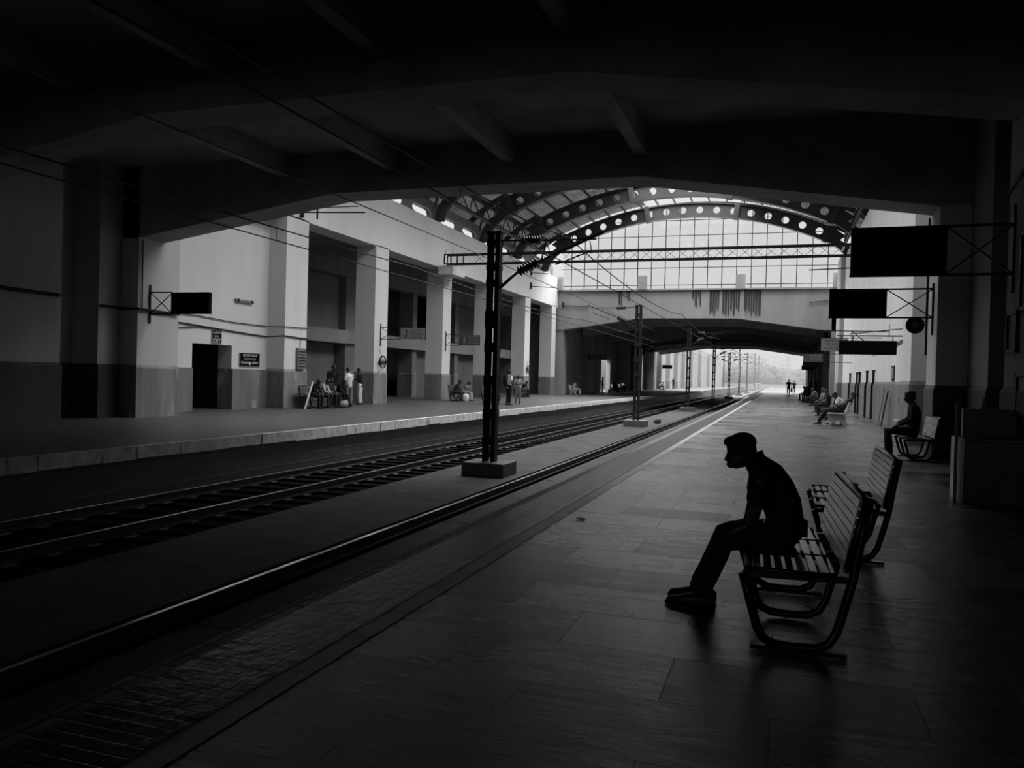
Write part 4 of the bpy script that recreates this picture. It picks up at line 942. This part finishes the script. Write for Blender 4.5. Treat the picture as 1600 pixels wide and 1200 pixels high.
F('person', 'person in a grey top sitting third on the crowded bench', 'sit', (-17.78, 28.9, 0), -.1, LG, .97, 'charcoal', 'dark', 'long')
F('person', 'person all in black sitting last on the crowded bench', 'sitfwd', (-17.78, 29.5, 0), .0, LG, .97, 'black', 'black', 'long')
F('person', 'standing person in black, behind the crowded bench', 'phone', (-18.75, 30.6, 0), -.4, LG, 1.06, 'black', 'dark', 'long')
F('person', 'standing person in a white shirt behind the crowded bench', 'phone', (-17.95, 30.7, 0), 2.8, LG, 1.0, 'white', 'grey', 'long')
F('person', 'standing person in a dark hooded top and white trousers before the second pillar', 'phone', (-18.35, 32.4, 0), 3.3, LG, 1.0, 'black', 'white', 'long')
F('person', 'seated person in dark clothes, left of three at the third pillar', 'sitfwd', (-17.45, 41.55, 0), .1, LG, .97, 'charcoal', 'charcoal', 'long')
F('person', 'seated person in grey, middle of three at the third pillar', 'sit', (-17.45, 42.15, 0), 0, LG, .95, 'grey', 'grey', 'short')
F('person', 'seated person in a sari, right of three at the third pillar', 'sitfwd', (-17.4, 42.9, 0), 0, LG, .93, 'mid', 'mid', 'short', skirt=True, hairlong=True)
F('person', 'standing person in a white shirt with a black backpack and black trousers', 'stand', (-13.2, 38.55, 0), .9, LG, 1.07, 'white', 'black', 'short', extra=backpack)
F('person', 'standing woman in a grey patterned dress beside the backpacker', 'phone', (-13.15, 39.9, 0), -1.2, LG, .93, 'mid', 'grey', 'short', skirt=False, hairlong=True)
F('person', 'seated person hidden behind the backpacker', 'sit', (-14.45, 39.3, 0), 0, LG, .97, 'charcoal', 'dark')
F('person', 'seated person in pale clothes before the fifth pillar', 'sit', (-17.75, 54.3, 0), .1, LG, .97, 'light', 'charcoal')
F('person', 'seated person in dark clothes before the fifth pillar', 'sitfwd', (-17.75, 55.0, 0), -.1, LG, .97, 'dark', 'dark')
F('person', 'woman in a pale sari on the stone bench at the far bridge', 'sit', (-17.25, 68.5, 0), .3, LG, 1.0, 'white', 'light', 'short', skirt=True, hairlong=True)
F('person', 'child in grey on the far end of the same stone bench', 'sit', (-17.25, 69.3, 0), .3, LG, .82, 'mid', 'grey')
for i, (x, yy, k, tp) in enumerate(((-17.45, 86.9, 'sit', 'dark'), (-17.45, 87.6, 'sitfwd', 'black'), (-17.5, 91.4, 'sit', 'grey'), (-17.5, 92.1, 'sitfwd', 'white'), (-16.9, 84.6, 'sit', 'black'))):
    F('person', ['person in dark clothes on the first tunnel bench', 'person in black on the first tunnel bench', 'person in grey on the second tunnel bench', 'person in a white top on the second tunnel bench', 'person in black squatting low beside the tunnel benches'][i], k, (x, yy, 0), .1*i, LG, .97, tp, 'dark', vox=.022)
F('person', 'person standing under the far bridge near the bright doorway', 'stand', (-18.0, 83.5, 0), .3, LG, .98, 'grey', 'charcoal', vox=.022)
F('person', 'person in a white top on the bench at the tunnel exit', 'sitfwd', (-17.35, 123.3, 0), 0, LG, 1.0, 'white', 'dark', vox=.022)
F('person', 'dark figure standing on the far platform beyond the tunnel', 'stand', (-17.6, 140, 0), 2.0, LG, 1.1, 'black', 'black', vox=.022)
RG = 'people on the near platform'
F('person', 'person in black sitting upright on the bench by the right pier', 'sit', (2.60, 18.1, 0), PI, RG, 1.09, 'black', 'black', 'long', vox=.012)
F('person', 'person reclining on the stone bench with legs stretched out', 'recline', (2.28, 31.75, 0), PI, RG, 1.04, 'charcoal', 'black', 'short')
F('person', 'person in a white shirt slumped at the far end of the stone bench', 'sitfwd', (2.30, 32.5, 0), PI, RG, 1.0, 'white', 'charcoal', 'short')
F('person', 'person in a dark top on the bench beyond the stone bench', 'sit', (2.15, 40.4, 0), PI, RG, 1.0, 'dark', 'dark')
F('person', 'person in a pale top on the third bench beyond the stone bench', 'sit', (2.25, 45.6, 0), PI, RG, 1.0, 'mid', 'charcoal')
F('person', 'person in grey on the fifth bench beyond the stone bench', 'sitfwd', (2.45, 58.6, 0), PI, RG, 1.0, 'grey', 'dark')
for i, (x, yy, k) in enumerate(((2.3, 73.0, 'sit'), (2.65, 80.5, 'sitfwd'), (2.65, 81.0, 'sit'), (2.9, 83.2, 'stand'), (3.1, 76.0, 'stand'), (2.2, 79.2, 'sit'))):
    F('person', ['dark seated person nearest in the group under the far bridge', 'dark seated person bent forward under the far bridge', 'dark seated person upright on the bench under the far bridge', 'dark person standing behind the group under the far bridge', 'dark person standing against the pier under the far bridge', 'dark person seated at the platform side of the group'][i], k, (x, yy, 0), PI, RG, 1.0, 'black', 'black', vox=.022)
def handbag(body, J):
    B().loft([V((.02, .30, .78)), V((.02, .30, .55)), V((.02, .30, .42))], [(.05, .10), (.09, .17), (.10, .18)], 12, ref=(0, 1, 0), round_caps=True).build('carried_bag', CL['black'], body, smooth=True)
F('person', 'person in black walking on the near platform carrying a bag', 'walk', (1.1, 109.5, 0), -PI/2, RG, 1.18, 'black', 'black', vox=.02, extra=handbag)
F('person', 'person walking far off beside the tunnel exit', 'walk', (2.1, 131, 0), -PI/2, RG, 1.12, 'dark', 'black', vox=.02)
# things lying about
o = B().loft([(-17.45, 26.55, 0.01), (-17.40, 27.0, 1.08)], .035, n=8).build('white_pole', MT['white']); tag(o, 'white pole propped at the end of the crowded bench', 'pole')
o = remesh(B().loft([(-16.85, 41.7, 0.02), (-16.85, 41.7, .2), (-16.85, 41.72, .42)], [(.20, .17), (.21, .18), (.13, .10)], 14, round_caps=False).ball((-16.85, 41.7, .25), (.2, .2, .2)).build('cloth_bag', CL['white'], smooth=True), .03); tag(o, 'bulging white cloth bag on the floor before the third pillar', 'bag')
o = remesh(B().ball((-16.95, 28.6, .16), (.17, .22, .16)).ball((-16.93, 28.75, .2), (.1, .12, .16)).build('duffel_bag', CL['mid'], smooth=True), .03); tag(o, 'pale round bag under the crowded bench', 'bag')
g = thing('bicycle_cart', 'dark cart wheel and frame parked in the tunnel', 'cart', (-17.0, 90, 0))
wh = B()
for k in range(20):
    a, b_ = 2*PI*k/20, 2*PI*(k+1)/20; wh.bar((.34*math.cos(a), 0, .36+.34*math.sin(a)), (.34*math.cos(b_), 0, .36+.34*math.sin(b_)), .04, .05, up=(0, 1, 0))
for k in range(6): wh.bar((0, 0, .36), (.33*math.cos(k*PI/3), 0, .36+.33*math.sin(k*PI/3)), .012, .012)
wh.build('wheel', MT['steel'], g); B().box(-.2, 1.4, .1, .8, .5, .56).bar((1.3, .45, .02), (1.3, .45, .5), .04, .04).bar((0, .06, .36), (0.1, .3, .5), .04, .04).build('cart_frame', MT['steel'], g)
o = B().lathe([(.12, 0), (.15, .02), (.17, .38), (.18, .40), (.15, .40)], (-16.6, 80.5, 0)).build('waste_bin', MT['signgrey'], smooth=True); tag(o, 'small pale bin in the tunnel on the far platform', 'bin')
o = remesh(B().ball((-6.15, 43, -.70), (.16, .2, .16)).ball((-6.3, 43.1, -.74), (.12, .15, .12)).build('rag_bundle', CL['grey'], smooth=True), .03); tag(o, 'grey rag bundle on the median behind the second mast', 'bundle')
o = B().prism([(-.05, 0), (.03, -.02), (.05, .02), (-.02, .05)], 'z', 0.008, .02).build('dry_leaf', MT['black']); o.location = (-1.95, 8.15, 0); tag(o, 'small dark leaf on the floor beside the pale line', 'leaf')

# ------------------------------------------------------------------ the uniformed man on the nearest bench
def main_man():
    ox, oy = -.02, 5.36                     # world position of the pelvis centre
    W = lambda x, y, z: V((x-ox, y-oy, z))  # world to local
    vox = .0045
    L = -1                                   # his left is towards the camera (-y)
    pel = W(.06, 5.36, .56); wst = W(.055, 5.36, .68); mid = W(.015, 5.36, .80); cst = W(-.055, 5.36, .905); nk0 = W(-.125, 5.36, .975); nk1 = W(-.175, 5.36, 1.015); hd = W(-.230, 5.36, 1.050)
    look = V((-1, 0, -.30)); up = V((-.30, 0, 1))
    fr = look.normalized()
    b = B()
    b.loft([pel, wst, mid, cst, nk0], [(.14, .10), (.13, .085), (.145, .085), (.155, .085), (.08, .06)], 16, round_caps=True)
    b.loft([nk0, nk1, hd+V((.02, 0, -.02))], [.062, .056, .056], 12)
    head(b, hd, look, up, .96, True); b.ball(hd+V((-.055, 0, -.088)), (.034, .032, .026), 10); b.ball(hd+V((-.02, 0, -.065)), (.050, .048, .040), 12)
    knee = {-1: W(-.305, 5.24, .483), 1: W(-.315, 5.50, .50)}; ank = {-1: W(-.468, 5.385, .105), 1: W(-.475, 5.58, .10)}
    hip = {-1: W(.02, 5.265, .535), 1: W(.02, 5.455, .535)}
    sho = {-1: W(-.098, 5.19, .93), 1: W(-.105, 5.53, .93)}; elb = {-1: W(-.118, 5.085, .715), 1: W(-.14, 5.64, .72)}; wri = {-1: W(-.160, 5.205, .585), 1: W(-.18, 5.50, .59)}
    for s in (-1, 1):
        limb(b, [sho[s]+V((0, -s*.05, 0)), sho[s], (sho[s]+elb[s])/2, elb[s], elb[s]*.6+wri[s]*.4, wri[s]], [.050, .052, .044, .036, .037, .024], n=14)
        d = (V((-1, 0, -.42))+V((0, -s*.25, 0))).normalized()
        hand(b, wri[s]+d*.005, d, V((0, 0, -1)), 1.0, .22, -s)
        limb(b, [hip[s], (hip[s]+knee[s])/2, knee[s], knee[s]*.6+ank[s]*.4+V((.015, 0, 0)), ank[s]], [.075, .062, .048, .046, .032], n=14)
        b.loft([ank[s]+V((.035, 0, -.05)), ank[s]+V((-.05, 0, -.055)), ank[s]+V((-.13, 0, -.065))], [.032, .034, .028], 12, round_caps=True)
    body = remesh(b.build('person', MT['skin'], smooth=True), vox, 4)
    tag(body, 'uniformed man sitting hunched on the nearest bench, hands on his thighs', 'person')
    # hair: short, with a tuft over the forehead
    h = B(); side = up.cross(fr).normalized(); u = fr.cross(side); R = Matrix((fr, side, u)).transposed()
    P = lambda a, b_, c: hd+fr*a+side*b_+u*c
    h.ball(P(-.018, 0, .046), (.098, .080, .075), 20, R); h.ball(P(-.048, 0, .0), (.056, .075, .070), 14, R)
    h.ball(P(.042, 0, .086), (.046, .058, .026), 12, R); h.loft([P(.045, 0, .090), P(.070, .0, .080), P(.086, 0, .070)], [.018, .014, .007], 8, round_caps=True)
    for q in (-1, 1): h.ball(P(.0, q*.072, .02), (.035, .014, .04), 10, R)
    remesh(h.build('hair', MT['hair'], body, smooth=True), .005, 2)
    # shirt with short sleeves, pulled tight over the bent back
    c = B()
    c.loft([W(.065, 5.36, .535), W(.06, 5.36, .62), W(.036, 5.36, .72), W(-.008, 5.36, .81), W(-.065, 5.36, .905), W(-.122, 5.36, .970), W(-.150, 5.36, .998)],
           [(.172, .112), (.165, .112), (.165, .122), (.178, .126), (.188, .112), (.120, .078), (.075, .066)], 22, round_caps=False)
    for s in (-1, 1):
        limb(c, [sho[s]+V((0, -s*.08, .01)), sho[s], (sho[s]+elb[s])/2, sho[s]*.28+elb[s]*.72], [.066, .070, .066, .066], n=16)
    sh = remesh(c.build('shirt', CL['dark'], body, smooth=True), .007, 3)
    # turned-up collar
    k = B(); nn = 18; rows = []
    for i in range(nn+1):
        a = -PI*.82+2*PI*.82*i/nn; ca, sa = math.cos(a), math.sin(a)
        base_ = W(-.152, 5.36, .992)+V((.060*ca, .068*sa, .030*ca)); top_ = base_+V((-.012+.010*ca, .010*sa, .034+.010*ca)); low_ = base_+V((.020*ca+.004, .018*sa, -.016))
        rows.append([k.bm.verts.new(q) for q in (base_, top_, low_)])
    for A, Bq in zip(rows, rows[1:]):
        k.bm.faces.new((A[0], Bq[0], Bq[1], A[1])); k.bm.faces.new((A[1], Bq[1], Bq[2], A[2]))
    co = k.build('collar', CL['dark'], sh, smooth=True); so_ = co.modifiers.new('thickness', 'SOLIDIFY'); so_.thickness = .005
    # shoulder strap, sleeve patch, belt
    B().bar(W(-.10, 5.21, .998), W(-.10, 5.15, .985), .04, .008, up=(1, 0, 0)).build('shoulder_strap', CL['black'], sh)
    B().prism([(-.022, -.026), (.022, -.026), (.025, .012), (0, .03), (-.025, .012)], 'y', -.002, .002).build('sleeve_patch', CL['mid'], sh).location = W(-.105, 5.10, .87)
    bl = B().loft([W(.062, 5.36, .60)+V((.121*math.cos(a), .178*math.sin(a), -.012*math.cos(a))) for a in [2*PI*i/28 for i in range(28)]], (.006, .022), 8, ref=(1, 0, 0), closed=True)
    be = bl.build('belt', CL['black'], body, smooth=True)
    B().box(-.022, .024, -.035, .035, -.06, .045).build('belt_pouch', CL['black'], be, bevel=.01).location = W(.168, 5.30, .60)
    B().box(-.012, .012, -.004, .004, -.014, .014).build('belt_buckle', MT['railtop'], be).location = W(-.062, 5.36, .60)
    # trousers, creased and wide at the hem
    t = B()
    t.loft([W(.065, 5.36, .63), W(.065, 5.36, .57), W(.055, 5.36, .53)], [(.165, .112), (.180, .122), (.165, .095)], 20, round_caps=True)
    for s in (-1, 1):
        hp, kn, an = hip[s], knee[s], ank[s]
        limb(t, [hp, hp*.5+kn*.5, kn*.9+hp*.1, kn+V((-.008, 0, -.01)), kn*.7+an*.3, kn*.35+an*.65, an+V((.005, 0, .02))], [(.090, .088), (.082, .072), (.070, .066), (.066, .068), (.062, .070), (.058, .072), (.058, .076)], n=18)
    remesh(t.build('trousers', CL['charcoal'], body, smooth=True), .007, 3)
    for s in (-1, 1):
        a = ank[s]; z = -a.z
        q = B().loft([a+V((.075, 0, z+.042)), a+V((.03, 0, z+.052)), a+V((-.04, 0, z+.048)), a+V((-.12, 0, z+.037)), a+V((-.195, 0, z+.030))], [(.032, .034), (.040, .046), (.042, .042), (.046, .031), (.034, .022)], 16, round_caps=True)
        so2 = q.build('shoe', SHOE, body, smooth=True)
        B().loft([a+V((.095, 0, z+.013)), a+V((-.06, 0, z+.013)), a+V((-.215, 0, z+.014))], [(.036, .013), (.042, .013), (.036, .012)], 14, round_caps=True).build('sole', CL['black'], so2, smooth=True)
    # wrist watch catching the light
    wp = elb[-1]*.25+wri[-1]*.75
    wt = B().loft([wp+V((.030*math.cos(a), .012*math.sin(a), .030*math.sin(a))) for a in [2*PI*i/16 for i in range(16)]], (.008, .003), 6, ref=(0, 1, 0), closed=True).build('wrist_watch', CL['black'], body)
    body.location = (ox, oy, 0)
    return body
main_man()

# ================================================================== BEYOND THE EXIT: trees, pylons, small buildings, haze
def tree(x, y, w_, h_, label, seed):
    r = random.Random(seed); t = thing('tree', label, 'tree', (x, y, -1.2), 0, 'hazy trees beyond the station')
    B().loft([(0, 0, 0), (.2, 0, h_*.3), (0, .1, h_*.6)], [.35, .28, .18], 8).build('trunk', MT['steel2'], t)
    c = B()
    for _ in range(16):
        a = r.uniform(0, 2*PI); q = r.uniform(0, 1)**.5; zz = h_*(.38+.5*r.uniform(0, 1)*(1-q*.6)); s = w_*r.uniform(.16, .28)
        c.ball((q*w_*.42*math.cos(a), q*w_*.42*math.sin(a), zz), (s, s, s*.8), 10)
    c.ball((0, 0, h_*.62), (w_*.36, w_*.36, h_*.33), 14)
    o = c.build('crown', MT['foliage'], t, smooth=True)
    tx = bpy.data.textures.get('leaf_clumps') or bpy.data.textures.new('leaf_clumps', 'CLOUDS'); tx.noise_scale = .7
    sb_ = o.modifiers.new('finer', 'SUBSURF'); sb_.levels = sb_.render_levels = 2
    d = o.modifiers.new('leaf_relief', 'DISPLACE'); d.texture = tx; d.strength = 1.9; d.texture_coords = 'LOCAL'
rt = random.Random(3)
TR = [(-27.5, 306, 11, 6.8), (-21.5, 312, 13, 8.2), (-16, 300, 15, 10.0), (-11, 305, 15, 10.6), (-6, 300, 14, 9.6), (-1, 305, 13, 8.2), (5, 300, 12, 7.0), (10, 310, 13, 8.6), (15, 300, 12, 7.5), (-36, 290, 14, 7.6), (-43, 300, 14, 8.6), (-52, 310, 15, 8), (20, 320, 14, 8)]
for i, (x, y, a, h_) in enumerate(TR):
    tree(x, y, a, h_, 'hazy rounded tree beyond the end of the platforms', 100+i)
def pylon(x, y, h_, label):
    t = thing('pylon', label, 'pylon', (x, y, -1.2)); m = B(); k = 7
    for sx_, sy_ in ((1, 1), (1, -1), (-1, 1), (-1, -1)): m.bar((sx_*1.4, sy_*1.4, 0), (sx_*.25, sy_*.25, h_), .14, .14)
    for i in range(k):
        z0, z1 = h_*i/k, h_*(i+1)/k; a0_, a1_ = 1.4-(1.15*i/k), 1.4-(1.15*(i+1)/k)
        m.bar((-a0_, -a0_, z0), (a1_, -a1_, z1), .07, .07).bar((a0_, -a0_, z0), (-a1_, -a1_, z1), .07, .07).bar((-a0_, a0_, z0), (a1_, a1_, z1), .07, .07).bar((-a0_, -a0_, z0), (-a1_, a1_, z1), .07, .07)
    m.build('lattice_tower', MT['steel2'], t)
    for z, a in ((h_*.72, 2.6), (h_*.85, 2.2), (h_*.96, 1.5)): B().bar((-a, 0, z), (a, 0, z), .14, .14).build('cross_arm', MT['steel2'], t)
pylon(2.6, 320, 13.2, 'taller lattice pylon rising above the hazy trees')
pylon(9.5, 360, 12.5, 'farther lattice pylon right of the taller one')
o = B().box(-12.2, -8.6, 303, 306, -1.2, 1.7).build('hut', MT['stone']); tag(o, 'small pale hut beside the tracks beyond the exit', 'hut')
g = thing('freight_wagon', 'dark wagon standing beyond the far platform', 'wagon', (-26.5, 262, -1.2))
B().box(-3, 3, -2, 2, .7, 3.0).build('wagon_body', MT['dark'], g)
for xx in (-2.2, 2.2): B().lathe([(.42, -.1), (.42, .1)], (xx, -2.02, .42), (0, 1, 0)).build('wheel', MT['steel'], g)
B().box(-2.6, 2.6, -1.8, 1.8, .3, .7).build('underframe', MT['steel'], g)
struct('wall_boundary', B().box(-60, 40, 282, 282.4, -1.2, 1.0), MT['signgrey'], 'low boundary wall across the end of the yard', 'wall')
hz = bpy.data.materials.new('thin_morning_haze'); hz.use_nodes = True; hn = hz.node_tree; hn.nodes.clear()
ho = hn.nodes.new('ShaderNodeOutputMaterial'); hv = hn.nodes.new('ShaderNodeVolumeScatter'); hv.inputs['Density'].default_value = .0013; hv.inputs['Color'].default_value = (1, 1, 1, 1)
ha = hn.nodes.new('ShaderNodeVolumeAbsorption'); ha.inputs['Density'].default_value = .0042; ha.inputs['Color'].default_value = (0, 0, 0, 1); hs = hn.nodes.new('ShaderNodeAddShader')
hn.links.new(hv.outputs[0], hs.inputs[0]); hn.links.new(ha.outputs[0], hs.inputs[1]); hn.links.new(hs.outputs[0], ho.inputs['Volume'])
o = B().box(-120, 120, 150, 420, -1.15, 14).build('haze', hz); tag(o, 'thin haze over the yard beyond the exit', 'haze', None, 'stuff')

# lettering becomes plain mesh
dg = bpy.context.evaluated_depsgraph_get()
for o in [q for q in bpy.data.objects if q.type == 'FONT']:
    me = bpy.data.meshes.new_from_object(o.evaluated_get(dg)); k = bpy.data.objects.new('lettering', me); sc.collection.objects.link(k)
    k.parent = o.parent; k.location = o.location; k.rotation_euler = o.rotation_euler; k.scale = o.scale
    if not me.materials: me.materials.append(o.data.materials[0])
    bpy.data.objects.remove(o)
